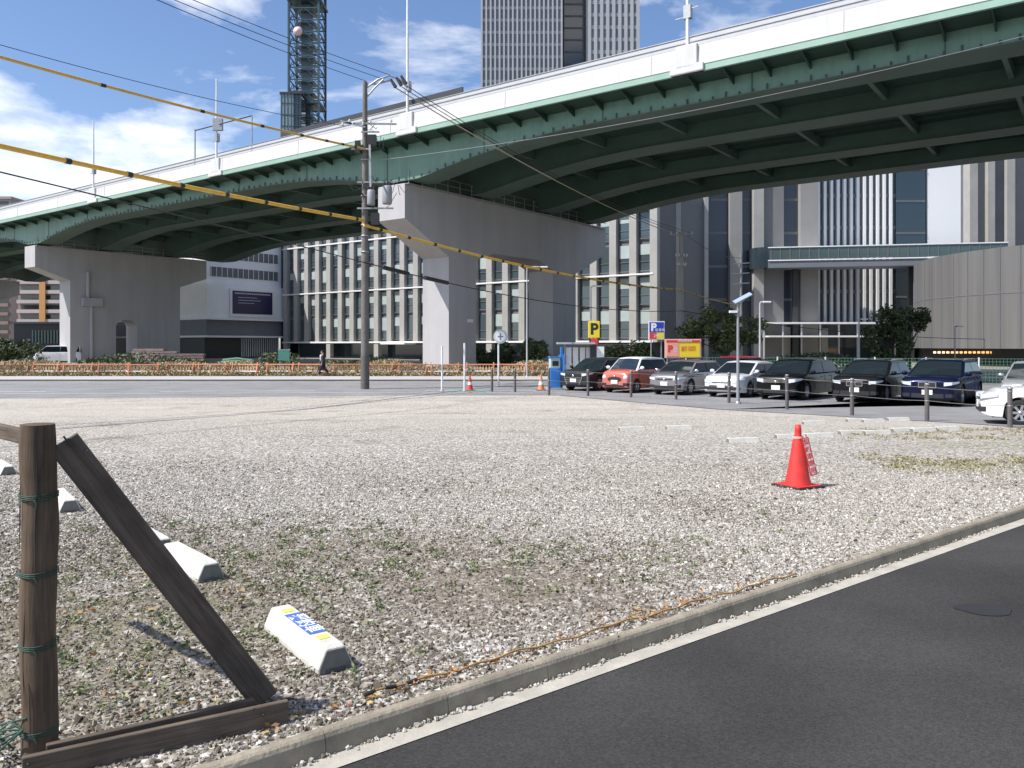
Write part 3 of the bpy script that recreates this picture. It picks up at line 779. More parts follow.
finned('highrise', 481, 563, 262, 150, 'tall high-rise with fine vertical fins, left of the dark glass bay', 1.45, .55, fin_grey, wall_mid, band_pale, 4.0, dark=(), depth=36, band_h=1.0)
finned('highrise', 563.5, 587, 268, 146, 'narrow dark glass tower slab between the two fin-clad high-rises', 7.2, .3, spandrel, glass_dark, spandrel, 4.0, depth=30, band_h=.6)
finned('highrise', 588, 639, 258, 150, 'tall high-rise with smooth pale fins, right of the dark glass bay', 1.95, 1.0, fin_grey, wall_mid, mat('band_dull', (.28, .29, .31), .5), 4.0, depth=36, fin_d=.35, band_h=1.2)

# banded pier tower group right of the office block
def strips_building(name, spec, Y, top_rel, label, depth=25):
    px0 = spec[0][0]; a = (px0 - 512) / F * Y
    r = building(name, Vector((a, Y, GZ)), (1, 0), label); H_ = top_rel + CH - GZ
    W_ = (spec[-1][1] - px0) / F * Y
    bx(r, 'wall', spandrel, (0.05, W_ - .05, 1.5, depth, 0, H_ - .1))
    for p, q, m, out in spec:
        x0, x1 = (p - px0) / F * Y, (q - px0) / F * Y
        nm = 'stone_pier' if m in (stone_pale, stone_mid, stone_grey) else 'glass_strip'
        o = bx(r, nm, m, (x0, x1 - .004, -out, 1.5, 0, H_))
        if nm == 'glass_strip':
            zz = 3.5
            while zz < H_: bx(o, 'transom', spandrel, (x0 + .1, x1 - .1, -out - .04, -out - .003, zz, zz + .35)); zz += 4.2
    return r
stone_mid = mat('stone_mid', (.27, .265, .25), .8, var=.08, scale=.3)
stone_grey = mat('stone_grey', (.19, .19, .19), .8, var=.08, scale=.3)
navy_glass = mat('navy_glass', (.045, .055, .075), .25, spec=.6)
strips_building('office_tower', [(655, 667, navy_glass, 0), (667, 679, stone_pale, 1.2), (679, 702, stone_grey, .7), (702, 706, stone_pale, 1.3), (706, 728, navy_glass, 0), (728, 740, stone_mid, 1.0), (740, 751, navy_glass, 0), (751, 761, stone_pale, 1.2), (761, 782, stone_grey, .7), (782, 798, navy_glass, 0), (798, 815.6, stone_mid, .9)], 101, 33, 'office tower of stone piers and dark glass strips behind the billboard')
# white-fin glass hall
finned('glass_hall', 816, 924.5, 103, 37, 'dark glass tower with bright white vertical fins behind the skywalk', .845, .34, white_paint, mat('hall_glass', (.05, .065, .07), .1, spec=.8), spandrel, 4.1, dark=((895, 924.3),), depth=22, fin_d=.45, z_base=4.7)
r = building('blank_block', Vector(((927.3-512)/F*102.9, 102.9, GZ)), (1, 0), 'blank white tower wall between the fin-clad tower and a sliver of sky')
bx(r, 'wall', mat('render_white', (.82, .82, .81), .8, var=.03, scale=.1), (0, 4.3, 0, 3.0, 0, 44)); bx(r, 'parapet', wh, (-.05, 4.4, -.1, 3.1, 44, 44.6))
strips_building('striped_tower', [(968, 976, stone_pale, .6), (976, 985, stone_grey, 0), (985, 992, stone_pale, .9), (992, 1004, spandrel, 0), (1004, 1012, stone_pale, .9), (1012, 1030, stone_grey, 0), (1030, 1040, stone_pale, .9), (1040, 1070, spandrel, 0)], 140, 50, 'beige and brown striped tower at right edge above the curved hall')

# curved metal hall
plan = [(1180, 66), (1100, 70), (1000, 77), (960, 81.5), (935, 85.5), (921, 89.5), (914.5, 94), (912.5, 100), (914, 108), (960, 122), (1180, 122)]
pts = [Vector(((p - 512) / F * Y, Y, 0)) for p, Y in plan]
c0 = Vector((pts[3].x, pts[3].y, GZ))
hall = empty('curved_hall', c0, 0, 'grey metal-clad hall with rounded corner and raised wall at right', 'building')
clad = bpy.data.materials.new('ribbed_cladding'); clad.use_nodes = True
nn, ll = clad.node_tree.nodes, clad.node_tree.links; bb = nn['Principled BSDF']; bb.inputs['Roughness'].default_value = .5; bb.inputs['Metallic'].default_value = .25
tt = nn.new('ShaderNodeTexCoord'); x = nn.new('ShaderNodeTexNoise'); x.inputs['Scale'].default_value = 1
mm = nn.new('ShaderNodeMapping'); mm.inputs['Scale'].default_value = (1.6, 1.6, .05); ll.new(tt.outputs['Object'], mm.inputs[0]); ll.new(mm.outputs[0], x.inputs['Vector'])
rr_ = nn.new('ShaderNodeValToRGB'); rr_.color_ramp.elements[0].color = (.165, .162, .158, 1); rr_.color_ramp.elements[1].color = (.20, .197, .192, 1)
rr_.color_ramp.elements[0].position = .35; rr_.color_ramp.elements[1].position = .65
ll.new(x.outputs['Fac'], rr_.inputs[0]); ll.new(rr_.outputs[0], bb.inputs['Base Color'])
dense = []
for i in range(len(pts) - 1):
    L_ = (pts[i+1] - pts[i]).length; N = max(1, int(L_ / .9))
    for k in range(N): dense.append(pts[i].lerp(pts[i+1], k / N))
dense.append(pts[-1])
zb, zs, zt = 1.2 - GZ + .05, 6.6 - GZ, CH + 9.4 - GZ
b = MB(); dl = [p - Vector((c0.x, c0.y, 0)) for p in dense]; n_ = len(dl)
b.prism([(p.x, p.y) for p in dl], zb, zt); b.build('cladding', clad, hall)
sm = MB()
for i in range(1, 42, 2):
    if i < n_ - 1:
        p = dl[i]; t_ = (dl[i+1] - dl[i-1]).normalized(); o_ = Vector((t_.y, -t_.x, 0)); o_ = -o_ if o_.y > 0 and o_.x > 0 else o_
        sm.bar(p + Vector((0, 0, zb)), p + Vector((0, 0, zt)), .10, .10)
sm.build('panel_seams', gr, hall)
hs = MB()
for i in range(0, 44):
    if i < n_ - 1: hs.bar(dl[i] + Vector((0, 0, zs)), dl[i+1] + Vector((0, 0, zs)), .07, .10)
hs.build('horizontal_seam', gr, hall)
ins = [Vector((p.x * .93 + 2.2, p.y + 3.2, 0)) for p in dl]
b = MB(); b.prism([(p.x, p.y) for p in ins], 0, zb); b.build('ground_floor', dark_metal, hall)
warm = bpy.data.materials.new('warm_lamp'); warm.use_nodes = True
q = warm.node_tree.nodes['Principled BSDF']; q.inputs['Emission Color'].default_value = (1, .45, .12, 1); q.inputs['Emission Strength'].default_value = 1.2
w = MB()
for k in range(26):
    px = 935 + k * 4.4; Y = 84.5 - (px - 935) * .055; p = P(px, 352.5, Y) - c0
    w.box(p.x - .12, p.x + .12, p.y, p.y + .1, p.z - .1, p.z + .12)
w.build('shop_lights', warm, hall)

# skywalk
a = P(768, 345, 98).xy; c = P(1008, 345, 93).xy
dv = (c - a); Lw = dv.length
sk = building('skywalk', Vector((a.x, a.y, CH + 10.25)), dv.normalized(), 'raised glass-sided skywalk with white edges crossing behind the car park', 'footbridge')
bx(sk, 'deck', gr, (0, Lw, .0, 4, -.8, -.02)); bx(sk, 'edge_beam', white_paint, (-.0, Lw, -.12, .0, .02, .16))
bx(sk, 'top_rail', white_paint, (-.0, Lw, -.1, 0, 1.62, 1.74)); bx(sk, 'roof', white_paint, (0, Lw, 0.01, 4, 1.6, 1.73))
bx(sk, 'balustrade', mat('teal_glass', (.07, .105, .105), .08, spec=.6), (.02, Lw, .02, .08, .22, 1.6))
each(sk, 'mullion', spandrel, [(.3 + k * Lw / 24, .42 + k * Lw / 24, -.03, .015, .22, 1.6) for k in range(24)])
b = MB(); b.lathe([(2.0, -.8), (2.0, 1.76)], 20, (0, 2.0, 0)); b.add([(2.0*math.cos(t), 2.0+2.0*math.sin(t), 1.76) for t in [2*PI*i/20 for i in range(20)]], [tuple(range(20))])
b.build('rounded_end', glass_dark, sk)
for t_ in (.12, .62):
    bx(sk, 'column', dark_metal, (Lw * t_, Lw * t_ + .6, 2, 2.6, -CH - 10.25 + GZ, -.75))
# entrance canopy frames in front of the glass hall
a = P(762, 345, 98).xy
cn = building('entrance_frame', Vector((a.x, a.y, GZ)), (1, 0), 'white-edged entrance canopy frame with slim columns below the skywalk', 'canopy')
Wc = 150 / F * 98
bx(cn, 'canopy', white_paint, (0, Wc, 0, 5, zrel(2.6), zrel(2.8))); bx(cn, 'canopy', white_paint, (.5, Wc, -1, 4, zrel(.95), zrel(1.15)))
bx(cn, 'glazing', glass_dark, (0.3, Wc - .3, 2.5, 2.6, 0, zrel(2.7)))
for k in range(9): bx(cn, 'column', fin_grey, (.3 + k * 2.3, .45 + k * 2.3, .3, .5, 0, zrel(2.72)))
each(cn, 'lit_panel', stone_pale, [(3.4, 4.3, 2.3, 2.49, .5, 4.4), (8.2, 9.0, 2.3, 2.49, .5, 4.2)])

# lattice tower and glass block
Yt = 205; c = P(307.5, 345, Yt)
lt = empty('lattice_tower', (c.x, Yt, GZ), 0, 'tall dark teal steel lattice tower rising behind the viaduct', 'tower')
teal = mat('teal_steel', (.045, .085, .10), .45, .3, var=.2, scale=.2)
wd = 14.6 / F * Yt; Ht = 106
for sx_ in (-1, 1):
    for sy_ in (-1, 1):
        b = MB(); b.bar((sx_*wd, sy_*wd, 0), (sx_*wd, sy_*wd, Ht), .5, .5); b.build('leg', teal, lt)
b = MB(); fl = 3.0; k = 0
while k * fl < Ht - fl:
    z0, z1 = k * fl, (k + 1) * fl
    for (p, q) in (((-1,-1),(1,-1)), ((1,-1),(1,1)), ((1,1),(-1,1)), ((-1,1),(-1,-1))):
        A = Vector((p[0]*wd, p[1]*wd, z0)); B = Vector((q[0]*wd, q[1]*wd, z0)); up_ = Vector((0, 0, fl)); Mi = (A + B) / 2
        b.bar(A, B, .22, .3); b.bar(A, Mi + up_, .16, .16); b.bar(B, Mi + up_, .16, .16)
    k += 1
b.build('bracing', teal, lt)
b = MB(); k = 0
while k * fl < Ht: b.box(-wd*.62, wd*.62, -wd*.62, wd*.62, k*fl - .12, k*fl + .1); k += 1
b.box(-1.3, 1.1, -1.2, 1.2, 0, Ht); b.build('core', mat('tower_core', (.10, .15, .17), .4, var=.3, scale=.15), lt)
for hz, wz in ((Ht - 17, 1.15), (63, 1.08)):
    b = MB(); b.box(-wd*wz, wd*wz, -wd*wz, wd*wz, hz, hz + .5); b.build('platform', teal, lt)
b = MB(); b.lathe([(0, 0), (1.0, .3), (1.2, .75)], 14, (-1.4, -wd - 1.0, 81), 'y'); b.build('dish', mat('dish_pink', (.75, .5, .5), .5), lt)
ax = P(281, 345, 197); bxw = 20 / F * 197
gb = building('glass_block', Vector((ax.x, 197, GZ)), (1, 0), 'pale glass stair block at the foot of the lattice tower', 'building')
Hb = (HY - 94) / F * 197 + CH - GZ
bx(gb, 'glass', mat('pale_glass', (.20, .27, .28), .2, var=.15, scale=.15), (0, bxw * .62, 0, 5, 0, Hb)); bx(gb, 'side_glass', glass_dark, (bxw * .62 + .01, bxw, .2, 5, 0, Hb))
b = MB(); k = 0
while k < Hb: b.box(-.06, bxw + .02, -.12, -.005, k, k + .16); k += 2.8
for q in range(7): b.box(q * bxw / 6 - .05, q * bxw / 6 + .05, -.14, -.006, 0, Hb)
b.build('frame', teal, gb); bx(gb, 'roof', dark_metal, (-.3, bxw + .3, -.3, 5.3, Hb, Hb + .5))

# ---------------------------------------------------------------- trees and shrubs
def tree(px, Y, zc, rx, rz_, label, m=leaf_green, N=9000, leaf=.16, clumps=34, ry=None, z0=None):
    X = (px - 512) / F * Y; z0 = g(Y) if z0 is None else z0
    r = empty('tree', (X, Y, z0), 0, label, 'tree')
    b = MB(); b.tube([(0, 0, 0), (.05, 0, zc * .4), (-.03, .05, zc)], [.16, .12, .05], 8)
    for k in range(9):
        a = k * 2.4; rr2 = rx * random.uniform(.5, .85); h0 = zc * random.uniform(.35, .8)
        b.tube([(0, 0, h0), (math.cos(a)*rr2*.5, math.sin(a)*rr2*.5, h0 + .6), (math.cos(a)*rr2, math.sin(a)*rr2, h0 + random.uniform(.8, 1.6))], [.06, .04, .015], 5)
    b.build('trunk', bark, r)
    ry = ry or rx
    cs = rng.normal(size=(clumps, 3)); cs /= np.linalg.norm(cs, axis=1)[:, None]; cs *= rng.uniform(.35, 1, (clumps, 1)) ** .6
    cs *= np.array([rx, ry, rz_]); cs[:, 2] += zc
    cr = rng.uniform(.16, .34, clumps) * min(rx, 2.2)
    k = rng.integers(0, clumps, N); dv_ = rng.normal(size=(N, 3)); dv_ /= np.linalg.norm(dv_, axis=1)[:, None]
    dv_ *= (rng.random((N, 1)) ** .5) * cr[k][:, None] * 1.2
    p = cs[k] + dv_; p = p[p[:, 2] > .25]
    quads('crown', p[:, 0], p[:, 1], p[:, 2], leaf, m, .7, parent=r)
    return r
tree(724, 62, 3.2, 3.1, 1.7, 'broad low green tree behind the silver and white cars', clumps=40, N=5600)
tree(888, 60, 2.9, 1.9, 2.3, 'dark green tree in front of the curved hall corner', leaf_dark, clumps=40, N=3800)
tree(909, 62, 3.9, 1.4, 1.2, 'sparse tree with loose branches against the curved hall', leaf_dark, clumps=16, N=1900)
tree(497, 66, 1.3, 1.7, .9, 'dark shrubby tree seen between the legs of the portal pier', leaf_dark, clumps=26, N=5000)
tree(534, 68, 1.6, 1.3, .9, 'round tree beside the right leg of the portal pier', leaf_green, clumps=20, N=3500)
tree(628, 66, 1.3, 2.4, .7, 'low wide shrub behind the orange car', leaf_green, clumps=30, N=4500)
tree(12, 90, 1.6, 2.4, 1.1, 'dark tree at left edge behind the orange barriers', leaf_dark, clumps=30, N=5000)
# verge of dry grass behind the barriers
N_ = 60000
vx = rng.uniform(-44, 6, N_); vy = rng.uniform(52.5, 57.5, N_)
vz = ga(vy) + rng.random(N_) ** 1.4 * (.62 + .3 * np.sin(vx * .9) * np.cos(vx * .37)) * np.where(vy < 53.1, .55, 1.2)
quads('grass_verge', vx, vy, vz, .09, grass_dry, 2.2, 'dry yellow grass and weeds along the far roadside', kind='stuff')
N_ = 14000
vx = rng.uniform(-45, 34, N_); vy = rng.uniform(72, 76, N_); vz = -.5 + rng.random(N_) * (1.0 + .4 * np.sin(vx * .5))
kk = (np.sin(vx * .31) + np.sin(vx * .83 + 1)) > -.2
quads('hedge', vx[kk], vy[kk], vz[kk], .16, leaf_dark, 1.0, 'dark hedge running along the foot of the office block', kind='stuff')

# ---------------------------------------------------------------- roadside barriers
orange = mat('barrier_orange', (.62, .24, .11), .55, var=.1, scale=6)
netting = mat('net_orange', (.60, .38, .22), .8, var=.25, scale=5)
def barrier():
    r = empty('road_barrier', (0, 0, 0), 0, '.', 'barrier', 'orange and white barriers along the far roadside')
    for sx_ in (-.9, .9):
        b = MB(); b.bar((sx_, -.25, 0), (sx_, 0, .95), .06, .06); b.bar((sx_, .25, 0), (sx_, 0, .95), .06, .06); b.bar((sx_, -.14, .45), (sx_, .14, .45), .04, .04)
        b.build('stand', orange, r)
    for zz in (.35, .8):
        b = MB(); b.tube([(-1.08, -.03, zz), (1.08, -.03, zz)], .045, 6); b.build('rail', orange if zz > .5 else white_paint, r)
    for q in range(9): bx(r, 'slat', netting, (-.84 + q * .2, -.76 + q * .2, -.012, .012, .42, .76))
    return r
b0 = barrier(); bt = {}
for c in COL.objects:
    if c.parent: bt.setdefault(c.parent.name, []).append(c)
k = 0; x = -35.5; NB = 18
ords = ['first', 'second', 'third', 'fourth', 'fifth', 'sixth', 'seventh', 'eighth', 'ninth', 'tenth', 'eleventh', 'twelfth', 'thirteenth', 'fourteenth', 'fifteenth', 'sixteenth', 'seventeenth', 'eighteenth', 'nineteenth', 'twentieth']
for i in range(NB):
    o = b0 if i == 0 else copy_tree(b0, None, bt)
    o.location = (x + random.uniform(-.1, .1), 53.0 + random.uniform(-.1, .5), g(53) + .0); o.rotation_euler = (random.uniform(-.03, .03), 0, random.uniform(-.3, .3))
    o['label'] = f'orange roadside barrier, {ords[i]} of the line counted from the left edge'
    x += 2.22
# stacked slabs and rubble by the left pier, green net
slab_m = mat('pink_slab', (.30, .22, .20), .85, var=.25, scale=2)
for i, (px, w_, lab) in enumerate(((150, 1.6, 'pinkish stack of stone slabs right of the pier doorway'), (166, 1.2, 'short slab stack beside the pinkish stack'), (184, 2.0, 'low wide slab stack nearest the screen building'))):
    r = empty('slab_stack', ((px-512)/F*84, 84, -.5), .1 * i, lab, 'slab stack', 'stacks of stone slabs behind the barriers')
    for k in range(6 - i):
        b = MB(); j = random.uniform(-.08, .08); b.box(-w_ + j, w_ + j, -.6, .6, .2 + k * .26, .4 + k * .26); b.build('slab', slab_m, r)
    bx(r, 'pallet', bark, (-w_, w_, -.5, .5, 0, .18))
r = empty('netting_roll', ((236-512)/F*60, 60, -.5), 0, 'green safety netting folded behind the barriers', 'netting')
b = MB()
for k in range(5): b.tube([(-1.5 + .1*k, .1*k, .3 + .16*k), (0, .05*k, .38 + .17*k), (1.5 - .1*k, .1*k, .26 + .16*k)], .12, 7)
b.build('netting', mat('net_green', (.10, .22, .14), .8, var=.2, scale=4), r); bx(r, 'pallet', bark, (-1.5, 1.5, -.3, .4, 0, .16))
r = empty('site_sign', ((284-512)/F*60, 60, -.5), 0, 'small teal site box on posts left of the walking man', 'sign')
bx(r, 'panel', mat('teal_panel', (.07, .24, .20), .5, var=.1, scale=4), (-.42, .42, -.06, .06, .95, 1.7)); bx(r, 'frame', steel, (-.46, .46, -.03, .03, 1.71, 1.78))
for q in (-.36, .36): bx(r, 'post', steel, (q - .03, q + .03, .07, .13, 0, 1.8))

# ---------------------------------------------------------------- vehicles
def lerp(a, b, t): return a + (b - a) * t
def interp(x, pts):
    if x <= pts[0][0]: return pts[0][1]
    for (x0, y0), (x1, y1) in zip(pts, pts[1:]):
        if x <= x1: t = (x - x0) / (x1 - x0); return lerp(y0, y1, t)
    return pts[-1][1]
def car(name, label, cat, nose, heading, paint, L=4.4, W=1.74, H=1.5, hood=.92, nosez=.72, belt=.95, hoodlen=1.05, ws=.75, rear='hatch', rear_x=.35, wheel=.32, clear=.2,
        roof_paint=None, grille='bar', lamp=(.58, .72), trim=None, foh=.85, roh=.75, group='cars parked beyond the post fence', rail=False, blackwin=True):
    # local frame: +x forward, nose at x=0, so the tail is at -L
    h = Vector((heading[0], heading[1], 0)).normalized()
    r = empty(name, (nose[0], nose[1], g(nose[1]) + .004), math.atan2(h.y, h.x), label, cat, group)
    fa, ra = -foh, -(L - roh); W2 = W / 2; AR = wheel + .055
    def hw(x):
        a = 0
        if x > -.6: a = ((x + .6) / .6) ** 2 * .20
        if x < -L + .5: a = ((-L + .5 - x) / .5) ** 2 * .13
        return W2 * (1 - a)
    tail = belt + .03 if rear != 'sedan' else belt + .04
    tz = lambda x: interp(x, [(-L, tail - .22 if rear == 'sedan' else tail - .05), (-L + .12, tail), (-hoodlen - ws * .3, belt + .01), (-hoodlen, hood), (-.35, lerp(nosez, hood, .72)), (-.12, nosez + .05), (-.03, nosez - .02), (0, nosez - .10)])
    zb0 = lambda x: interp(x, [(-L, clear + .12), (-L + .25, clear), (-.3, clear), (-.05, clear + .03), (0, clear + .08)])
    def arch(x):
        z = 0
        for a in (fa, ra):
            if abs(x - a) < AR: z = max(z, wheel + math.sqrt(AR*AR - (x-a)**2))
        return z
    xs = set([0, -.03, -.07, -.12, -.2, -.3, -L, -L + .05, -L + .12, -L + .25])
    k = 0.0
    while k > -L: xs.add(round(k, 3)); k -= .12
    for a in (fa, ra):
        for q in np.linspace(-1, 1, 17): xs.add(round(a + q * AR * .9999, 4))
        xs.add(a - AR - .004); xs.add(a + AR + .004)
    xs = sorted(x for x in xs if -L <= x <= 0)
    vs = []; K = None
    for x in xs:
        w = hw(x); z0 = zb0(x); zs = max(z0, arch(x)); t = tz(x)
        mid = max(zs + .01, .5 * (z0 + t) + .02); up = max(mid + .01, t - .14)
        half = [(0, zs), (w - .27, zs), (w - .015, zs), (w - .0, zs + .015), (w + .0, mid), (w - .012, up), (w - .05, t - .035), (w - .13, t), (w * .5, t + .03), (0, t + .038)]
        sec = half + [(-y, z) for y, z in half[-2:0:-1]]
        K = len(sec); vs += [(x, y, z) for y, z in sec]
    b = MB(); n_ = len(xs)
    b.add(vs, [(i*K+k, i*K+(k+1) % K, (i+1)*K+(k+1) % K, (i+1)*K+k) for i in range(n_-1) for k in range(K)] + [tuple(range(K)), tuple(range((n_-1)*K, n_*K))])
    b.sm = [True] * (len(b.f) - 2) + [False, False]
    body = b.build('body', paint, r)
    es_ = body.modifiers.new('edge', 'EDGE_SPLIT'); es_.split_angle = R(38)
    bx(r, 'chassis', black, (-L + .15, -.25, -W2 + .3, W2 - .3, clear - .03, clear + .3))
    # cabin
    x0 = -hoodlen; x1 = x0 - ws
    xr0 = -L + {'sedan': .55, 'hatch': .06, 'box': .03, 'wagon': .08}[rear]; xr1 = xr0 + rear_x
    if rear == 'sedan': pass
    prof = [(x0 + .06, hood - .02)]
    for q in (.2, .4, .6, .8, .93): prof.append((lerp(x0, x1, q), lerp(hood, H - .05, q ** .93)))
    prof += [(x1 - .05, H - .025), (lerp(x1, xr1, .25), H), (lerp(x1, xr1, .6), H - .005), (lerp(x1, xr1, .9), H - .035), (xr1, H - .06)]
    for q in (.15, .4, .7, 1): prof.append((lerp(xr1, xr0, q), lerp(H - .06, belt, q ** 1.25)))
    hb, ht = W2 - .05, W2 - .05 - (H - belt) * .30
    hz = lambda z: lerp(hb, ht, max(0, min(1, (z - belt) / (H - belt))))
    b = MB(); rows = []
    for x, z in prof:
        y = hz(z); rows.append([(x, y + .012, min(belt - .04, z)), (x, y, z - .03), (x, y - .05, z), (x, y * .5, z + .022), (x, 0, z + .03)])
    vs = []
    for rw in rows: vs += rw + [(x, -y, z) for x, y, z in rw[-2::-1]]
    K = 9
    b.add(vs, [(i*K+k, i*K+k+1, (i+1)*K+k+1, (i+1)*K+k) for i in range(len(rows)-1) for k in range(K-1)], True)
    cab = b.build('cabin', roof_paint or paint, r)
    cab.modifiers.new('edge', 'EDGE_SPLIT').split_angle = R(40)
    # windscreen and rear window: skins 9 mm above the cabin
    def skin(pr, nm, inset):
        b = MB(); vs = []
        for i, (x, z) in enumerate(pr):
            x2, z2 = pr[min(i+1, len(pr)-1)]; x3, z3 = pr[max(i-1, 0)]; dx, dz_ = x2 - x3, z2 - z3; l_ = math.hypot(dx, dz_) or 1
            nx, nz_ = dz_ / l_, -dx / l_
            if nz_ < 0: nx, nz_ = -nx, -nz_
            y = hz(z) - inset
            for q, up_ in ((1, 0), (.5, .022 * .8), (0, .03), (-.5, .022 * .8), (-1, 0)): vs.append((x + nx * .012, y * q, z + nz_ * .012 + up_ + (.0)))
        b.add(vs, [(i*5+k, i*5+k+1, (i+1)*5+k+1, (i+1)*5+k) for i in range(len(pr)-1) for k in range(4)], True)
        return b.build(nm, screen_glass if nm == 'windscreen' else car_glass, r)
    skin(prof[0:6], 'windscreen', .075); skin(prof[-4:] if rear != 'sedan' else prof[-4:], 'rear_window', .09)
    # side windows
    wb, wt = belt + .035, H - .10
    xf = lambda z: lerp(x0, x1, max(0.0, (z - hood) / (H - .05 - hood)) ** 1.07) - .10
    xb = lambda z: lerp(xr1, xr0, max(0, (H - .06 - z) / (H - .06 - belt)) ** .8) + .14
    pil = (x1 + xr1) / 2 + .25
    for sgn in (1, -1):
        wn_ = [(xf(wb) + .02, pil + .04)] if False else None
        for lo, hi in (('f', pil), (pil, 'b')):
            A = []; zsn = [wb, lerp(wb, wt, .35), lerp(wb, wt, .7), wt]
            for z in zsn:
                xa = xf(z) if lo == 'f' else pil - .03; xe = pil + .03 if lo == 'f' else xb(z)
                A.append((xa, xe, z))
            vs = []
            for xa, xe, z in A: vs += [(xa, sgn * (hz(z) + .014 * 1.0), z), (xe, sgn * (hz(z) + .014), z)]
            b = MB(); b.add(vs, [(0,1,3,2), (2,3,5,4), (4,5,7,6)], True); b.build('side_window', car_glass, r)
        b = MB()                                            # door mirror
        b.lathe([(0, -.11), (.06, -.09), (.085, 0), (.06, .07), (0, .09)], 10); M = Matrix.Translation((xf(wb) + .02, sgn * (W2 + .09), belt + .07)) @ Matrix.Rotation(R(90), 4, 'X') @ Matrix.Diagonal((.8, 1, 1, 1))
        b.v = [tuple(M @ Vector(v)) for v in b.v]; b.bar((xf(wb) - .0, sgn * (W2 - .06), belt + .02), (xf(wb) + .01, sgn * (W2 + .06), belt + .04), .05, .03)
        b.build('mirror', trim or paint, r)
        b = MB(); b.bar((pil + .42, sgn * (W2 + .004), belt - .13), (pil + .25, sgn * (W2 + .004), belt - .13), .02, .025); b.bar((pil - .5, sgn * (W2 + .004), belt - .12), (pil - .67, sgn * (W2 + .004), belt - .12), .02, .025)
        b.build('door_handle', trim or paint, r)
        sh = MB()                                           # shut lines
        for xx in (xf(wb) + .12, pil, ra + AR + .05 if ra + AR + .05 < pil - .4 else pil - .7):
            sh.bar((xx, sgn * (W2 + .001), belt - .06), (xx, sgn * (W2 + .001), clear + .14), .008, .008)
        sh.build('door_gaps', black, r)
        if rail:
            b = MB(); b.tube([(x1 - .1, sgn * (ht - .03), H - .02), (x1 - .3, sgn * (ht - .03), H + .03), (xr1 + .3, sgn * (ht - .03), H + .03), (xr1 + .1, sgn * (ht - .03), H - .02)], .018, 6); b.build('roof_rail', chrome, r)
    # strips wrapping round the nose
    def path(y0, y1, back):                                  # from y0 on the nose face outwards, then along the flank
        pts_ = []; wn_ = hw(0)
        for q in np.linspace(0, 1, 5): 
            y = lerp(y0, min(y1, wn_), q); pts_.append((0.0, y, 1, 0))
        if back > 0:
            for q in np.linspace(.12, 1, 6):
                x = -back * q; e_ = .01; ny = 1; nx = (hw(x - .02) - hw(x + .02)) / .04; l_ = math.hypot(nx, ny); pts_.append((x, hw(x), nx / l_, ny / l_))
        return pts_
    def wrap(nm, m, y0, y1, back, zl, zu, off=.014, sgn=1, taper=0.0, slant=0.0):
        ps = path(y0, y1, back); b = MB(); vs = []
        for i, (x, y, nx, ny) in enumerate(ps):
            t = i / (len(ps) - 1); a0 = zl + taper * t * (zu - zl) + slant * t; a1 = zu - taper * .3 * t * (zu - zl) + slant * t
            for o_, z in ((off, a0), (off, a1), (-.03, a1), (-.03, a0)): vs.append((x + nx * o_, sgn * (y + ny * o_), z))
        n = len(ps); b.add(vs, [(i*4+k, i*4+(k+1) % 4, (i+1)*4+(k+1) % 4, (i+1)*4+k) for i in range(n-1) for k in range(4)] + [(0,1,2,3), (n*4-4, n*4-3, n*4-2, n*4-1)])
        return b.build(nm, m, r)
    wn0 = hw(0)
    for sgn in (1, -1):
        if grille == 'round':
            b = MB(); b.lathe([(0, .05), (.09, .04), (.12, 0), (.12, -.08)], 16); M = Matrix.Translation((-.03, sgn * (wn0 - .10), .68)) @ Matrix.Rotation(R(90), 4, 'Y')
            b.v = [tuple(M @ Vector(v)) for v in b.v]; hl = b.build('headlight', lamp_glass, r)
        else:
            hl = wrap('headlight', lamp_glass, wn0 - .24, wn0, .34, lamp[0], lamp[1], .014, sgn, .45, .05)
        wrap('fog_lamp_recess', black, wn0 - .2, wn0, .10, clear + .12, clear + .24, .010, sgn)
        bk = MB(); bk.box(-L - .012, -L + .1, sgn * (W2 - .32) - .1, sgn * (W2 - .32) + .1, tail - .25, tail - .1); bk.build('tail_lamp', mat('red_lens', (.4, .01, .01), .2), r)
    zl, zu = lamp
    if grille == 'kidney':
        for sgn in (1, -1):
            k_ = wrap('grille', black, .03, .27, 0, zl - .06, zu - .01, .022, sgn)
            b = MB(); 
            for a_, c_ in (((.03, zl - .06), (.27, zl - .06)), ((.03, zu - .01), (.27, zu - .01)), ((.03, zl - .06), (.03, zu - .01)), ((.27, zl - .06), (.27, zu - .01))): b.bar((.024, sgn * a_[0], a_[1]), (.024, sgn * c_[0], c_[1]), .018, .018)
            b.build('grille_frame', chrome, k_)
        bx(r, 'lower_intake', black, (-.05, .012, -.5, .5, clear + .09, clear + .24))
    elif grille == 'chrome':
        k_ = bx(r, 'grille', black, (-.05, .016, -wn0 + .25, wn0 - .25, zl, zu - .03)); b = MB()
        for q in range(4): b.box(.016, .03, -wn0 + .25, wn0 - .25, zl + .01 + q * .032, zl + .022 + q * .032)
        b.build('grille_bar', chrome, k_); bx(r, 'lower_intake', black, (-.05, .012, -.5, .5, clear + .07, clear + .22))
    elif grille == 'big':
        k_ = bx(r, 'grille', black, (-.05, .014, -.5, .5, clear + .1, nosez - .16)); b = MB()
        for q in (-1, 1): b.bar((.018, q * .5, nosez - .16), (.018, q * .34, clear + .1), .03, .03)
        for q in range(3): b.box(.014, .024, -.42, .42, clear + .2 + q * .1, clear + .215 + q * .1)
        b.build('grille_bar', chrome, k_)
    elif grille == 'low':
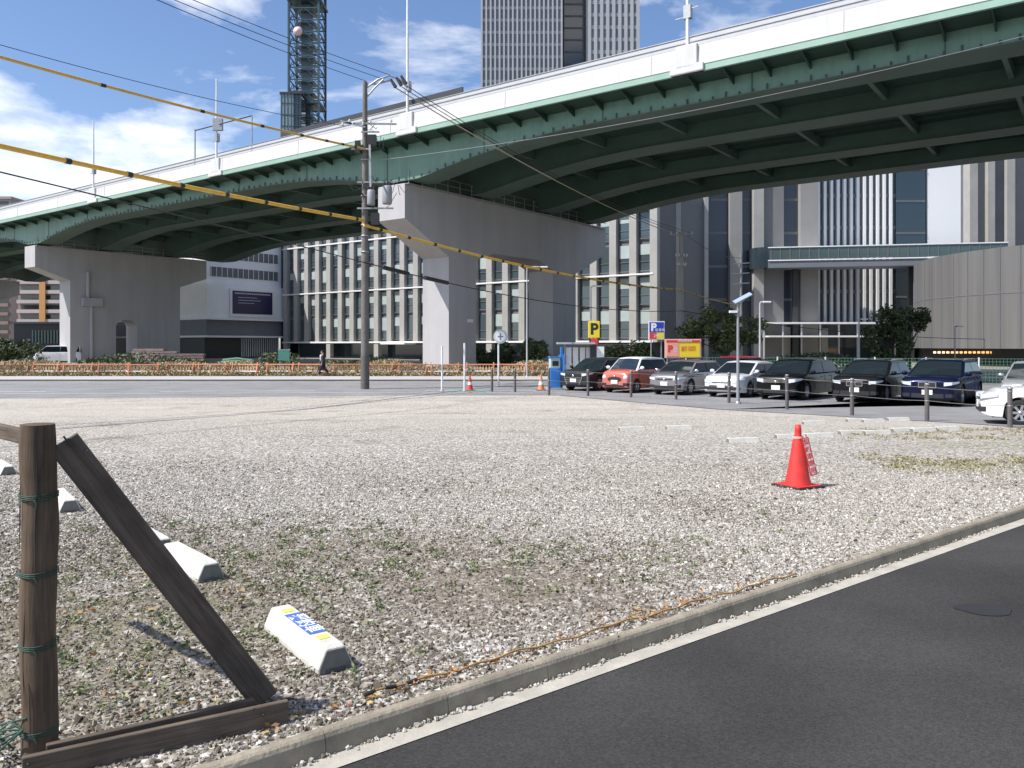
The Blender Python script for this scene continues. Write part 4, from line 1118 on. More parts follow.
        b = MB(); b.prism([(-.62, clear + .1), (.62, clear + .1), (.5, .48), (-.5, .48)], -.05, .012, Matrix(((0, 0, 1, 0), (1, 0, 0, 0), (0, 1, 0, 0), (0, 0, 0, 1)))); b.build('grille', black, r)
        bx(r, 'grille_slit', black, (-.05, .013, -.4, .4, zl + .02, zl + .05))
    elif grille == 'round':
        b = MB(); ov = [(.36 * math.cos(t), .60 + .11 * math.sin(t)) for t in [2*PI*i/24 for i in range(24)]]
        b.prism(ov, -.05, .018, Matrix(((0, 0, 1, 0), (1, 0, 0, 0), (0, 1, 0, 0), (0, 0, 0, 1)))); k_ = b.build('grille', black, r)
        bx(r, 'lower_intake', black, (-.05, .012, -.5, .5, clear + .06, clear + .15))
    else:
        bx(r, 'grille', black, (-.05, .014, -.36, .36, zl + .02, zu - .06)); bx(r, 'lower_intake', black, (-.05, .012, -.48, .48, clear + .07, clear + .2))
    b = MB(); b.lathe([(0, .012), (.045, .01), (.05, 0)], 14); M = Matrix.Translation((.03, 0, nosez - .13)) @ Matrix.Rotation(R(90), 4, 'Y'); b.v = [tuple(M @ Vector(v)) for v in b.v]; b.build('emblem', chrome, r)
    bx(r, 'number_plate', plate_white, (.013, .035, -.165, .165, .40, .565))
    for a in (fa, ra):
        for sgn in (1, -1):
            wy = sgn * (W2 - .125)
            b = MB(); b.lathe([(wheel*.62, -.10), (wheel*.9, -.105), (wheel, -.08), (wheel, .08), (wheel*.9, .105), (wheel*.62, .10)], 26, (0, 0, 0), 'y')
            ty = b.build('wheel', rubber, r); ty.location = (a, wy, wheel)
            b = MB(); b.lathe([(wheel*.64, .09*sgn), (wheel*.66, .1*sgn), (wheel*.58, .09*sgn), (wheel*.56, .0)], 26, (0, 0, 0), 'y')
            for q in range(7):
                an = 2 * PI * q / 7; c1, s1 = math.cos(an), math.sin(an)
                b.bar((c1*.03, .075*sgn, s1*.03), (c1*wheel*.6, .085*sgn, s1*wheel*.6), .055, .02, up=(0, 1, 0))
            b.lathe([(0, .1*sgn), (.05, .095*sgn), (.06, .05*sgn)], 12, (0, 0, 0), 'y')
            b.build('rim', rim_metal, ty)
            b = MB(); b.lathe([(0, .02*sgn), (wheel*.6, .02*sgn)], 20, (0, 0, 0), 'y'); b.build('brake', black, ty)
    return r
def paint(name, c, metal=.3, rough=.25): return mat(name, c, rough, metal, coat=.7 if max(c) > .1 else .2, spec=.35 if max(c) > .1 else .12, var=.04, scale=2)
nd = (-.641, -.767)
NDX = [-.4, -.55, -.5, -.35, -.5, 0, 0]
def nose(i): return (3.2 + 1.83 * i + (NDX[i] if isinstance(i, int) else 0), 36.5 - 1.53 * i)
car('crossover', 'dark grey crossover with bold chrome-edged grille, leftmost of the parked row', 'car', nose(0), nd, paint('paint_dark_grey', (.035, .04, .042)), L=4.35, W=1.76, H=1.48, hood=.98, nosez=.82, belt=1.0, grille='big', lamp=(.68, .80), rear='hatch', wheel=.34)
car('compact_car', 'salmon orange compact car with white roof', 'car', nose(1), nd, paint('paint_salmon', (.62, .16, .11), .1), L=3.5, W=1.58, H=1.54, hood=1.0, nosez=.86, belt=1.02, hoodlen=.72, ws=.55, rear='box', rear_x=.2, wheel=.29, roof_paint=paint('paint_white', (.72, .72, .72), 0), grille='round', trim=paint('paint_white', (.7, .7, .7)), foh=.62, roh=.5)
car('hatchback', 'silver grey hatchback beside the salmon compact car', 'car', nose(2), nd, paint('paint_silver_grey', (.30, .29, .31), .6), L=4.0, W=1.69, H=1.43, hood=.95, nosez=.78, belt=.95, hoodlen=.9, ws=.72, rear='hatch', rear_x=.4, grille='bar', lamp=(.62, .74), foh=.78, trim=chrome)
car('sedan', 'pearl white hybrid sedan with wide black lower grille', 'car', nose(3), nd, paint('paint_pearl', (.70, .71, .72), .1), L=4.5, W=1.76, H=1.42, hood=.92, nosez=.74, belt=.95, hoodlen=1.0, ws=.95, rear='hatch', rear_x=.95, grille='low', lamp=(.56, .70))
car('wagon', 'black wagon with chrome grille and clear headlights', 'car', nose(4), nd, paint('paint_black', (.008, .009, .01)), L=4.75, W=1.82, H=1.52, hood=.98, nosez=.83, belt=.98, hoodlen=1.0, ws=.85, rear='wagon', rear_x=.45, grille='chrome', lamp=(.66, .81), wheel=.33)
car('suv', 'black SUV with twin-slot grille between the wagon and the navy SUV', 'car', nose(5), nd, paint('paint_black_two', (.012, .012, .014)), L=4.45, W=1.82, H=1.52, hood=1.0, nosez=.85, belt=1.0, hoodlen=1.1, ws=.88, rear='wagon', rear_x=.4, grille='kidney', lamp=(.68, .80), wheel=.35, rail=True)
car('suv', 'dark navy SUV with chrome-edged twin-slot grille, at the right end of the row', 'car', nose(6), nd, paint('paint_navy', (.006, .010, .035)), L=4.65, W=1.88, H=1.56, hood=1.02, nosez=.87, belt=1.02, hoodlen=1.12, ws=.9, rear='wagon', rear_x=.4, grille='kidney', lamp=(.70, .83), wheel=.36, rail=True)
n7 = nose(7.15)
car('hatchback', 'pale silver car half hidden behind the navy SUV at right', 'car', (n7[0] + 1.2, n7[1] + 1.6), nd, paint('paint_silver', (.45, .46, .46), .5), L=4.1, H=1.5, grille='bar')
c9 = G(978, 421); 
car('hatchback', 'white car with multi-spoke wheel cut off by right edge, nearest the fence', 'car', (11.72, 20.1), (-.90, .43), paint('paint_white_two', (.75, .75, .75), 0), L=4.0, W=1.70, H=1.46, hood=.90, nosez=.64, belt=.93, wheel=.315, grille='low', foh=.80)
car('hatchback', 'red car behind the silver grey and white cars', 'car', (10.0, 41.0), (-.8, -.6), paint('paint_red', (.45, .02, .03)), L=4.0, H=1.5, grille='bar')
car('van', 'blue van roof showing behind the silver car at right', 'van', (20.6, 31.0), (-.64, -.77), paint('paint_blue', (.03, .09, .3)), L=4.4, W=1.7, H=1.66, hood=1.1, nosez=.9, belt=1.05, hoodlen=.5, ws=.6, rear='box', rear_x=.12, lamp=(.7, .84))
car('van', 'white van parked far left beyond the orange barriers', 'van', ((36-512)/F*96, 96), (-.97, -.2), paint('paint_white', (.72, .72, .72), 0), L=5.2, W=1.9, H=2.0, hood=1.25, nosez=.95, belt=1.25, hoodlen=.6, ws=.7, rear='box', rear_x=.1, group='vehicles beyond the road')

# ---------------------------------------------------------------- fence posts with wires
post_m = mat('post_grey', (.11, .10, .095), .7, var=.2, scale=8)
posts = [(492, 391.5, 368), (515, 392, 369), (549, 395.5, 368), (588, 396, 370), (631, 397.5, 371), (676, 399.5, 372), (729, 403, 373), (787, 409.5, 375), (852, 415.5, 379), (927, 421, 384), (1010, 427.5, 388)]
plabels = ['first short fence post from the left', 'second short fence post from the left, right of the round sign', 'dark fence post beside the blue machine', 'fence post in front of the dark crossover', 'fence post in front of the salmon car', 'fence post in front of the silver grey car', 'fence post beside the lamp pole before the white sedan', 'fence post in front of the black wagon', 'fence post in front of the black SUV', 'fence post in front of the navy SUV', 'fence post in front of the white car at right edge']
tops = []
pp = None
for (px, yb, yt), lab in zip(posts, plabels):
    p = G(px, yb); h = (yb - yt) / F * p.y
    r = empty('fence_post', p, random.uniform(-.1, .1), 'grey ' + lab if not lab.startswith('dark') else lab, 'fence post', 'posts along the lot boundary')
    b = MB(); b.tube([(0, 0, -.05), (0, 0, h * .5), (random.uniform(-.015, .015), 0, h)], .055, 10); b.build('post', post_m, r)
    b = MB(); b.lathe([(.058, h - .02), (.06, h + .005), (.04, h + .02), (0, h + .025)], 10); b.build('cap', steel, r)
    b = MB(); [b.lathe([(.054, z_ - .012), (.064, z_), (.054, z_ + .012)], 10) for z_ in (h * .55, h * .92)]; b.build('wire_clamp', steel, r)
    tops.append((p, h))
wire_m = mat('wire_grey', (.17, .165, .16), .6)
for k, (fr, lab) in enumerate(((.92, 'upper slack wire strung along the fence posts'), (.55, 'lower slack wire strung along the fence posts'))):
    b = MB()
    for (p, h), (q, h2) in zip(tops, tops[1:]):
        A = p + Vector((0, -.06, h * fr)); B = q + Vector((0, -.06, h2 * fr))
        b.tube([A.lerp(B, t) - Vector((0, 0, .025 * 4 * t * (1 - t))) for t in (0, .25, .5, .75, 1)], .007, 5, False)
    tag(b.build('fence_wire', wire_m), lab, 'wire', 'wires of the lot boundary')
# green mesh fence behind the parked cars
gf = empty('mesh_fence', (8, 46, -.5), 0, 'green mesh fence standing behind the row of parked cars', 'fence')
gm_ = mat('fence_green', (.10, .22, .16), .6)
A, B = Vector((1, -.5, 0)), Vector((24, -14.5, 0))
A, B = Vector((2, 0, 0)), Vector((26, -7, 0))
for k in range(11):
    p = A.lerp(B, k / 10); b = MB(); b.bar(p, p + Vector((0, 0, 1.45)), .06, .06); b.build('post', white_paint, gf)
b = MB()
for zz in [.1 + .16 * i for i in range(9)]: b.bar(A + Vector((0, .05, zz)), B + Vector((0, .05, zz)), .015, .02)
for k in range(150): p = A.lerp(B, k / 150) + Vector((0, .05, 0)); b.bar(p, p + Vector((0, 0, 1.4)), .014, .014)
b.build('mesh_panel', gm_, gf)

# ---------------------------------------------------------------- signs and street furniture by the car park
yel = mat('sign_yellow', (.80, .62, .03), .5); bl = mat('sign_blue', (.02, .05, .38), .5); rd = mat('sign_red', (.65, .05, .04), .5)
sy_ = 50; c = P(594, 345, sy_); r = empty('parking_sign', (c.x, sy_, -.5), 0, 'yellow sign with black P above a red plate on a pole', 'sign')
zc = P(594, 329.5, sy_).z + .5
bx(r, 'panel', yel, (-.36, .36, -.08, .06, zc - .52, zc + .52), bevel=.03); text('letter', 'P', .95, black, FRONT(0, -.085, zc, 0), r, bold=.035)
pb = bx(r, 'plate', rd, (-.22, .22, -.06, .04, zc - .95, zc - .56)); bx(r, 'box', black, (-.30, -.222, -.07, .04, zc - .95, zc - .54), (.222, .30, -.07, .04, zc - .95, zc - .54))
bx(r, 'cabinet', dark_metal, (-.24, .14, -.1, .2, 0.2, zc - .96)); b = MB(); b.tube([(-.0, .12, 0), (0, .12, zc + .5)], .05, 8); b.build('pole', steel, r)
bx(r, 'notice', plate_white, (.16, .62, -.12, -.02, .9, 2.0), (.12, .5, -.12, -.02, .35, .8))
sy_ = 47; c = P(656.5, 345, sy_); r = empty('parking_sign', (c.x, sy_, -.5), 0, 'blue and white P sign with red and yellow lower strip', 'sign')
zt_, zb_ = P(0, 321.5, sy_).z + .5, P(0, 339.5, sy_).z + .5
bx(r, 'panel', white_paint, (-.47, .47, -.03, .06, zb_ - .02, zt_ + .02)); bx(r, 'blue_field', bl, (-.42, .42, -.05, -.031, zb_ + .42, zt_ - .04))
bx(r, 'lower_strip', rd, (-.42, 0, -.05, -.031, zb_ + .03, zb_ + .40)); bx(r, 'lower_strip', yel, (0.003, .42, -.05, -.031, zb_ + .03, zb_ + .40))
text('letter', 'P', .62, white_paint, FRONT(-.18, -.055, zb_ + .70, 0), r, bold=.03); text('lettering', '駐車場', .19, white_paint, FRONT(.2, -.055, zb_ + .55, 0), r)
text('lettering', '24h', .24, plate_white, FRONT(0, -.055, zb_ + .21, 0), r)
for q in (-.3, .3):
    b = MB(); b.tube([(q, .1, 0), (q, .1, zt_)], .035, 8); b.build('pole', steel, r)
sy_ = 45; c = P(683, 345, sy_); r = empty('billboard', (c.x, sy_, -.5), 0, 'wide yellow and red parking price board in a pale pink frame', 'billboard')
zt_, zb_ = P(0, 339, sy_).z + .5, P(0, 358, sy_).z + .5
bx(r, 'panel', mat('frame_pink', (.75, .45, .48), .5), (-1.02, 1.02, 0, .08, zb_, zt_)); bx(r, 'sheet', yel, (-.95, .95, -.02, -.001, zb_ + .06, zt_ - .06))
bx(r, 'header', rd, (-.95, .95, -.035, -.021, zt_ - .2, zt_ - .06)); bx(r, 'pink_field', mat('field_pink', (.8, .35, .30), .5), (-.93, -.25, -.035, -.021, zb_ + .1, zt_ - .22))
text('lettering', '時間貸駐車場', .13, plate_white, FRONT(.1, -.04, zt_ - .13, 0), r)
text('lettering', 'P', .5, rd, FRONT(-.72, -.04, zb_ + .5, 0), r, bold=.03); text('lettering', '60分 200円\n最大 900円', .17, rd, FRONT(.3, -.025, zb_ + .52, 0), r)
text('lettering', '空', .26, plate_white, FRONT(-.42, -.04, zb_ + .45, 0), r)
for q in (-.85, .85):
    b = MB(); b.tube([(q, .14, 0), (q, .14, zt_)], .045, 8); b.build('pole', steel, r)
# pay machine, booth
p = Vector((2.0, 37.6, -.5)); r = empty('payment_machine', p, .2, 'blue payment machine with pale top at the left end of the car row', 'machine')
bm_ = mat('machine_blue', (.04, .22, .62), .45)
bx(r, 'cabinet', bm_, (-.26, .26, -.2, .2, .1, 1.0), bevel=.03); bx(r, 'screen', mat('machine_pale', (.5, .62, .6), .4), (-.24, .24, -.16, .18, 1.01, 1.5), bevel=.02); bx(r, 'base', concrete, (-.35, .35, -.3, .3, 0, .1)); bx(r, 'visor', bm_, (-.28, .28, -.3, .2, 1.51, 1.56)); bx(r, 'post', bm_, (.30, .40, .0, .1, .0, 2.0)); bx(r, 'slot', black, (-.15, .15, -.175, -.161, 1.12, 1.35))
p = P(578, 345, 50); r = empty('ticket_shelter', (p.x, 50, -.5), 0, 'white panelled shelter with thin flat roof behind the dark crossover', 'shelter')
bx(r, 'roof', fin_grey, (-1.3, 1.0, -.7, .9, 2.15, 2.27)); 
for q in (-.55, -.12, .32, .72): bx(r, 'panel', plate_white, (q - .17, q + .17, .4, .46, .25, 1.95))
for q in (-.8, .95): bx(r, 'post', steel, (q - .04, q + .04, .3, .38, 0, 2.15))
bx(r, 'counter', bm_, (-1.2, -.85, -.2, .4, 0, 1.5))
# traffic cones
def cone(name, loc, h, rz, label, m=rd, base=black, lean=0):
    r = empty(name, loc, rz, label, 'traffic cone', None); s = h / .72
    b = MB(); b.lathe([(.150*s, .035*s), (.146*s, .05*s), (.125*s, .14*s), (.062*s, .52*s), (.040*s, .60*s), (.037*s, .64*s), (.039*s, .66*s), (.031*s, .715*s), (.0, .72*s)], 28); b.build('cone', m, r)
    b = MB(); b.box(-.21*s, .21*s, -.21*s, .21*s, .0, .028*s); bo = b.build('base', base, r, bevel=.008)
    b = MB(); b.box(-.185*s, .185*s, -.185*s, .185*s, .0285*s, .037*s); b.build('base_pad', m, r, bevel=.003)
    return r
cp = G(798, 487)
cone_red = mat('cone_red', (.62, .035, .028), .55, var=.22, scale=9)
r = cone('traffic_cone', cp, .72, R(28), 'large red traffic cone with a vertical lettered tag, standing on the gravel', cone_red)
r['group'] = 'traffic cones'
# tag hanging on the right side of the cone
tg = empty('tag_frame_axis', (0, 0, 0)); bpy.data.objects.remove(tg)
b = MB(); b.lathe([(.058, .555), (.064, .57), (.058, .585)], 18); b.build('collar', mat('collar_pink', (.8, .42, .38), .5), r)
M = Matrix.Rotation(-R(28), 4, 'Z') @ Matrix.Translation((.105, -.06, .375)) @ Matrix.Rotation(R(-14), 4, 'Y') @ Matrix.Rotation(R(12), 4, 'Z')
b = MB(); b.box(-.042, .042, -.006, .006, -.235, .205, M); tagm = b.build('lettered_tag', rd, r)
b = MB(); b.box(-.031, .031, -.0085, -.0062, -.222, .192, M); b.build('tag_face', plate_white, tagm)
for i, ch in enumerate('契約車専用'):
    text('lettering', ch, .078, rd, M @ Matrix.Translation((0, -.0095, .15 - i * .083)) @ Matrix.Rotation(R(90), 4, 'X'), tagm, bold=.001, ext=.0008)
cp2 = G(470, 390.5)
r = cone('traffic_cone', cp2, .72, .2, 'small distant red cone with white band beside the white poles', mat('cone_far', (.6, .06, .05), .5), mat('mat_green', (.12, .35, .22), .7)); r['group'] = 'traffic cones'
b = MB(); b.lathe([(.108, .27), (.088, .40)], 20); b.v = [(x * 1.02, y * 1.02, z_) for x, y, z_ in b.v]; b.build('band', plate_white, r)
bx(r, 'mat', mat('mat_green', (.12, .35, .22), .7), (-.9, .9, -.5, .6, -.012, -.001))
r = cone('traffic_cone', (1.35, 37.2, -.5), .75, .1, 'orange cone beside the blue payment machine', orange); r['group'] = 'traffic cones'
b = MB(); b.lathe([(.116, .26), (.09, .40)], 20); b.v = [(x * 1.03, y * 1.03, z_) for x, y, z_ in b.v]; b.build('band', plate_white, r)
# thin white poles
for px, yb, yt, lab in ((442, 391, 346, 'thin white pole left of the small distant cone'), (464.5, 391, 343, 'thin white pole right behind the small distant cone')):
    p = G(px, yb); h = (yb - yt) / F * p.y; r = empty('marker_pole', p, 0, lab, 'pole', 'thin white poles at the lot edge')
    b = MB(); b.tube([(0, 0, 0), (0, 0, h)], .045, 8); b.build('pole', white_paint, r); b = MB(); b.lathe([(.09, 0), (.09, .03), (.05, .06)], 10); b.build('foot', concrete, r)
p = G(498.5, 386); r = empty('round_sign', p, 0, 'round pale sign on a thin white pole in front of the portal pier', 'sign'); h = (386 - 344) / F * p.y
b = MB(); b.tube([(0, 0, 0), (0, 0, h + .1)], .045, 8); b.build('pole', white_paint, r)
b = MB(); zc = P(0, 336.5, p.y).z - p.z; b.prism([(.36*math.cos(t), .36*math.sin(t)) for t in [2*PI*i/28 for i in range(28)]], -.02, .02, FRONT(.1, -.06, zc)); b.build('disc', mat('disc_grey', (.55, .55, .55), .5), r)
b = MB(); b.prism([(.27*math.cos(t), .27*math.sin(t)) for t in [2*PI*i/28 for i in range(28)]], -.004, .004, FRONT(.1, -.087, zc)); b.build('disc_face', plate_white, r)
b = MB(); b.box(-.04, .24, -.1, -.092, zc - .03, zc + .03); b.box(.07, .13, -.1, -.0925, zc - .17, zc - .035); b.box(.07, .13, -.1, -.0925, zc + .035, zc + .17); b.build('mark', gr, r)
# street lights
def street_light(px, yb, yt, label, Y=None, arm=.6, rad=.06, panel=False, double=False):
    p = G(px, yb) if Y is None else Vector(((px-512)/F*Y, Y, g(Y))); h = CH + (HY - yt) / F * p.y - p.z
    r = empty('street_light', p, 0, label, 'street light', 'street lights around the car park')
    b = MB(); b.tube([(0, 0, 0), (0, 0, h * .3), (0, 0, h)], [rad * 1.25, rad * 1.1, rad * .8], 10); b.build('pole', mat('lamp_pole_grey', (.26, .27, .28), .5) if panel else fin_grey, r)
    b = MB(); b.lathe([(rad * 2.2, 0), (rad * 2.2, .05), (rad * 1.3, .1)], 10); b.build('foot', steel, r)
    if panel:
        b = MB(); b.box(-.34, .34, -.12, .12, -.02, .02, Matrix.Translation((.15, -.05, h + .1)) @ Matrix.Rotation(R(-28), 4, 'Y') @ Matrix.Rotation(R(25), 4, 'X')); b.build('solar_panel', mat('solar_blue', (.30, .36, .45), .25), r)
        b = MB(); b.tube([(0, 0, h - .2), (.2, -.05, h + .05)], .025, 6); b.build('arm', steel, r)
        bx(r, 'lamp_head', white_paint, (-.3, -.04, -.08, .08, h - .42, h - .34))
    else:
        b = MB(); b.tube([(0, 0, h), (arm * .5, -.05, h + .08), (arm, -.1, h + .06)], [.05, .04, .03], 8); b.build('arm', fin_grey, r)
        b = MB(); b.box(arm - .1, arm + .35, -.2, .02, h - .0, h + .1); b.build('lamp_head', white_paint, r, bevel=.03)
    return r
street_light(738, 404, 301, 'grey lamp pole with tilted solar panel before the white sedan', panel=True, rad=.05)
street_light(760, 0, 303, 'white street light with short head behind the white sedan', Y=46, arm=.25)
street_light(527, 0, 268, 'slim pale street light pole in front of the right pier leg', Y=52, arm=1.0, rad=.05)
street_light(859, 0, 320, 'pale lamp pole behind the black SUV before the glass hall', Y=55, arm=.2)
street_light(591, 0, 287, 'pale slim pole right behind the yellow parking sign', Y=56, arm=.4, rad=.05)
street_light(955, 0, 327, 'dark thin lamp pole in front of the curved hall', Y=60, arm=.2, rad=.045)

# ---------------------------------------------------------------- utility poles and cables
pole_m = mat('pole_concrete', (.16, .145, .13), .85, var=.2, scale=2.5)
pb_ = G(365, 389); PY = pb_.y; PX = pb_.x
def zat(py, Y=None): return CH + (HY - py) / F * (Y or PY)
ptop = zat(82)
up = empty('utility_pole', pb_, 0, 'tall concrete utility pole with transformers at the lot edge', 'utility pole', 'utility poles')
H_ = ptop - pb_.z; Lz = lambda py: zat(py) - pb_.z
b = MB(); b.tube([(0, 0, 0), (0, 0, H_ * .3), (0, 0, H_)], [.205, .18, .11], 16); b.build('pole', pole_m, up)
b = MB(); b.lathe([(.21, .05), (.212, 1.6)], 16); b.build('ground_sleeve', mat('sleeve', (.12, .11, .10), .8, var=.2, scale=6), up)
dx = lambda px: (px - 365) / F * PY
for zpy, x0_, x1_ in ((124, 345, 397), (127, 341, 366)):
    b = MB(); b.bar((dx(x0_), -.15, Lz(zpy) + (.25 if x1_ < 390 else 0)), (dx(x1_), -.15, Lz(zpy + 1)), .07, .08); ca = b.build('crossarm', steel, up)
    for q in (.1, .5, .9): X_ = lerp(dx(x0_), dx(x1_), q); MB().lathe([(.03, 0), (.06, .03), (.035, .07), (.06, .1), (.02, .15)], 8, (X_, -.15, Lz(zpy) + .04)).build('insulator', white_paint, ca)
# curved bracket at the top with three insulator strings
arc = [(dx(366), 0, Lz(88)), (dx(378), -.05, Lz(80)), (dx(390), -.1, Lz(76)), (dx(400), -.1, Lz(80)), (dx(408), -.1, Lz(88))]
b = MB(); b.tube(arc, .05, 8); b.tube([(dx(366), 0, Lz(98)), (dx(375), -.05, Lz(88)), (dx(384), -.1, Lz(80))], .045, 8); b.tube([(dx(363), 0, Lz(84)), (dx(376), 0, Lz(84)), (dx(392), 0, Lz(80))], .045, 8); b.build('top_bracket', steel, up)
for q, (px, py) in enumerate(((396, 88), (402, 87), (407, 86))):
    b = MB(); b.tube([(dx(px - 5), -.1 - .1*q, Lz(py - 8)), (dx(px), -.1 - .1*q, Lz(py))], [.06, .09], 8); b.build('insulator', dark_metal, up)
for px, y0_, y1_, rr2 in ((372, 191, 206, .19), (388, 187, 205, .23)):
    b = MB(); cx = dx(px); b.lathe([(0, Lz(y1_)), (rr2*.9, Lz(y1_)), (rr2, Lz(y1_) + .05), (rr2, Lz(y0_) - .05), (rr2*.8, Lz(y0_)), (0, Lz(y0_) + .03)], 16, (cx, -.25, 0)); tr = b.build('transformer', mat('transformer_grey', (.28, .29, .30), .5, var=.08, scale=5), up)
    b = MB(); [b.lathe([(.03, Lz(y0_)), (.05, Lz(y0_)+.08), (.03, Lz(y0_)+.2)], 8, (cx + q, -.25, 0)) for q in (-.12, 0, .12)]; b.build('bushing', dark_metal, tr)
b = MB()
for py, x0_, x1_ in ((150, 352, 372), (183, 358, 398), (209, 358, 394), (133, 362, 380)): b.bar((dx(x0_), -.2, Lz(py)), (dx(x1_), -.2, Lz(py)), .07, .07)
b.build('equipment_arm', steel, up)
b = MB(); b.bar((dx(370.5), -.25, Lz(140)), (dx(371.5), -.25, Lz(188)), .09, .09); b.build('conduit', fin_grey, up)
each(up, 'junction_box', black, [(dx(372), dx(380), -.35, -.1, Lz(225), Lz(214)), (dx(368), dx(377), -.3, -.05, Lz(146), Lz(136)), (dx(356), dx(361), -.3, -.05, Lz(154), Lz(142))])
rngp = random.Random(3); b = MB()
for k in range(16):
    a = Vector((rngp.uniform(dx(360), dx(400)), -.25, Lz(rngp.uniform(178, 196)))); c = a + Vector((rngp.uniform(-.6, .6), 0, rngp.uniform(-.9, .6))); m_ = (a + c) / 2 + Vector((rngp.uniform(-.2, .2), 0, -.25)); b.tube([a, m_, c], .014, 5, False)
for k in range(10):
    a = Vector((rngp.uniform(dx(358), dx(385)), -.25, Lz(rngp.uniform(128, 150)))); c = a + Vector((rngp.uniform(-.5, .5), 0, rngp.uniform(-.6, .6))); m_ = (a + c) / 2 + Vector((rngp.uniform(-.2, .2), 0, -.2)); b.tube([a, m_, c], .014, 5, False)
b.build('loose_cables', black, up)
b = MB(); [b.lathe([(.17 - .0, Lz(q) - .03), (.195, Lz(q) - .03), (.195, Lz(q) + .03), (.17, Lz(q) + .03)], 14) for q in (160, 196, 225, 236, 252)]; b.build('strap', steel, up)
# second pole, far
Y2 = 68; X2 = (681 - 512) / F * Y2; z2 = g(Y2); T2_ = CH + (HY - 233) / F * Y2
u2 = empty('utility_pole', (X2, Y2, z2), 0, 'pale distant utility pole with crossarms behind the billboard', 'utility pole', 'utility poles')
b = MB(); b.tube([(0, 0, 0), (0, 0, T2_ - z2)], [.3, .17], 12); b.build('pole', mat('pole_pale', (.42, .41, .39), .8, var=.1, scale=2), u2)
for py, w_ in ((235, 1.0), (257, .5), (266, .4)):
    b = MB(); zz = CH + (HY - py) / F * Y2 - z2; b.bar((-w_, -.2, zz), (w_, -.2, zz), .1, .1); ca = b.build('crossarm', steel, u2)
    for q in (-.9, -.4, .4, .9): MB().lathe([(.04, 0), (.08, .05), (.04, .22)], 8, (q * w_, -.2, zz + .05)).build('insulator', white_paint, ca)
# third pole further right
Y3 = 80; X3 = (741 - 512) / F * Y3; u3 = empty('utility_pole', (X3, Y3, -.5), 0, 'thin dark steel utility pole right of the stone tower pier', 'utility pole', 'utility poles')
b = MB(); b.tube([(0, 0, 0), (0, 0, 11.2)], [.16, .1], 10); b.build('pole', steel, u3)
for q in (8.2, 9.2, 10.2):
    b = MB(); b.bar((-.8, -.15, q), (.8, -.15, q + .1), .09, .09); b.build('crossarm', steel, u3)

def parab(A, B, sag, n=24, t0=0, t1=1):
    A, B = Vector(A), Vector(B); return [A.lerp(B, t) - Vector((0, 0, sag * 4 * t * (1 - t))) for t in [t0 + (t1 - t0) * i / n for i in range(n + 1)]]
def cable(name, pts_, r_, m, label, bands=(), group='overhead cables', bw=.18, n=8):
    o = MB().tube(pts_, r_, n).build(name, m); tag(o, label, 'cable', group)
    Lc = [0]
    for p, q in zip(pts_, pts_[1:]): Lc.append(Lc[-1] + (q - p).length)
    def at_(s_):
        for i in range(len(pts_) - 1):
            if Lc[i+1] >= s_: return pts_[i].lerp(pts_[i+1], (s_ - Lc[i]) / (Lc[i+1] - Lc[i]))
        return pts_[-1]
    for s_ in bands:
        if s_ + bw < Lc[-1]: MB().tube([at_(s_), at_(s_ + bw)], r_ * 1.22, n).build('band', black, o)
    return o
yel_c = mat('cable_yellow', (.72, .42, .05), .5, var=.12, scale=3)
yel_c2 = mat('cable_dull_yellow', (.60, .38, .08), .6, var=.12, scale=3)
blk_c = mat('cable_black', (.015, .015, .016), .5)
PL = Vector((PX, PY - .25, 0))
def left_pt(py_at0, Y): return P(0, py_at0, Y)
# lower yellow guard: passes the left frame edge at a depth of 21 m
def left_run(zpole, py0, Y0, far=2.6, sag=.25):
    A = Vector((PX, PY - .25, zpole)); Bm = P(0, py0, Y0); B = A + (Bm - A) * far
    B.z = Bm.z + .25 * (far - 1)
    n = 40; pts_ = []
    for i in range(n + 1):
        t = i / n; p = A.lerp(B, t); tm_ = 1 / far
        # parabola through A, Bm, B
        zA, zM, zB = A.z, Bm.z, B.z
        l0 = (t - tm_) * (t - 1) / (tm_ * 1); l1 = t * (t - 1) / (tm_ * (tm_ - 1)); l2 = t * (t - tm_) / (1 * (1 - tm_))
        p.z = zA * l0 + zM * l1 + zB * l2; pts_.append(p)
    return pts_
cable('cable_guard', left_run(zat(221), 146, 21), .072, yel_c, 'thick yellow cable guard with black bands, sloping from upper left to the pole', [2.2 * k + .6 for k in range(12)])
cable('cable_guard', left_run(zat(150), 57, 23), .05, yel_c2, 'thin yellow cable guard high at left, ending at the pole below its crossarms', [.6, 1.5, 2.6, 4.2, 6.5, 9.5, 13.5, 18])
P1 = Vector((PX, PY - .25, 0)); P2 = Vector((X2, Y2 - .2, 0))
A = Vector((PX, PY - .3, zat(226))); B = Vector((X2, Y2 - .3, P(681, 290, Y2).z))
cable('cable_guard', parab(A, B, .55), .068, yel_c, 'yellow banded cable guard running from the near pole to the distant pole', [2.0 * k + 1 for k in range(18)], bw=.2)
A3 = Vector((X3, Y3 - .2, P(741, 306, Y3).z))
cable('cable_guard', parab(B, A3, .15), .05, yel_c2, 'short yellow cable guard from the distant pole towards the steel pole', [3, 6, 9])
cable('cable', left_run(zat(263), 172, 21), .022, blk_c, 'black cable below the thick yellow guard at left')
A = Vector((PX, PY - .3, zat(263))); B = Vector((X2, Y2 - .3, P(681, 311, Y2).z))
cb = cable('cable', parab(A, B, .75), .026, blk_c, 'black cable with two closure boxes right of the near pole')
pts_ = parab(A, B, .75, 60)
for t0_, t1_ in ((2, 5), (7, 10)): MB().tube([pts_[t0_], pts_[t1_]], .11, 8).build('closure_box', black, cb)
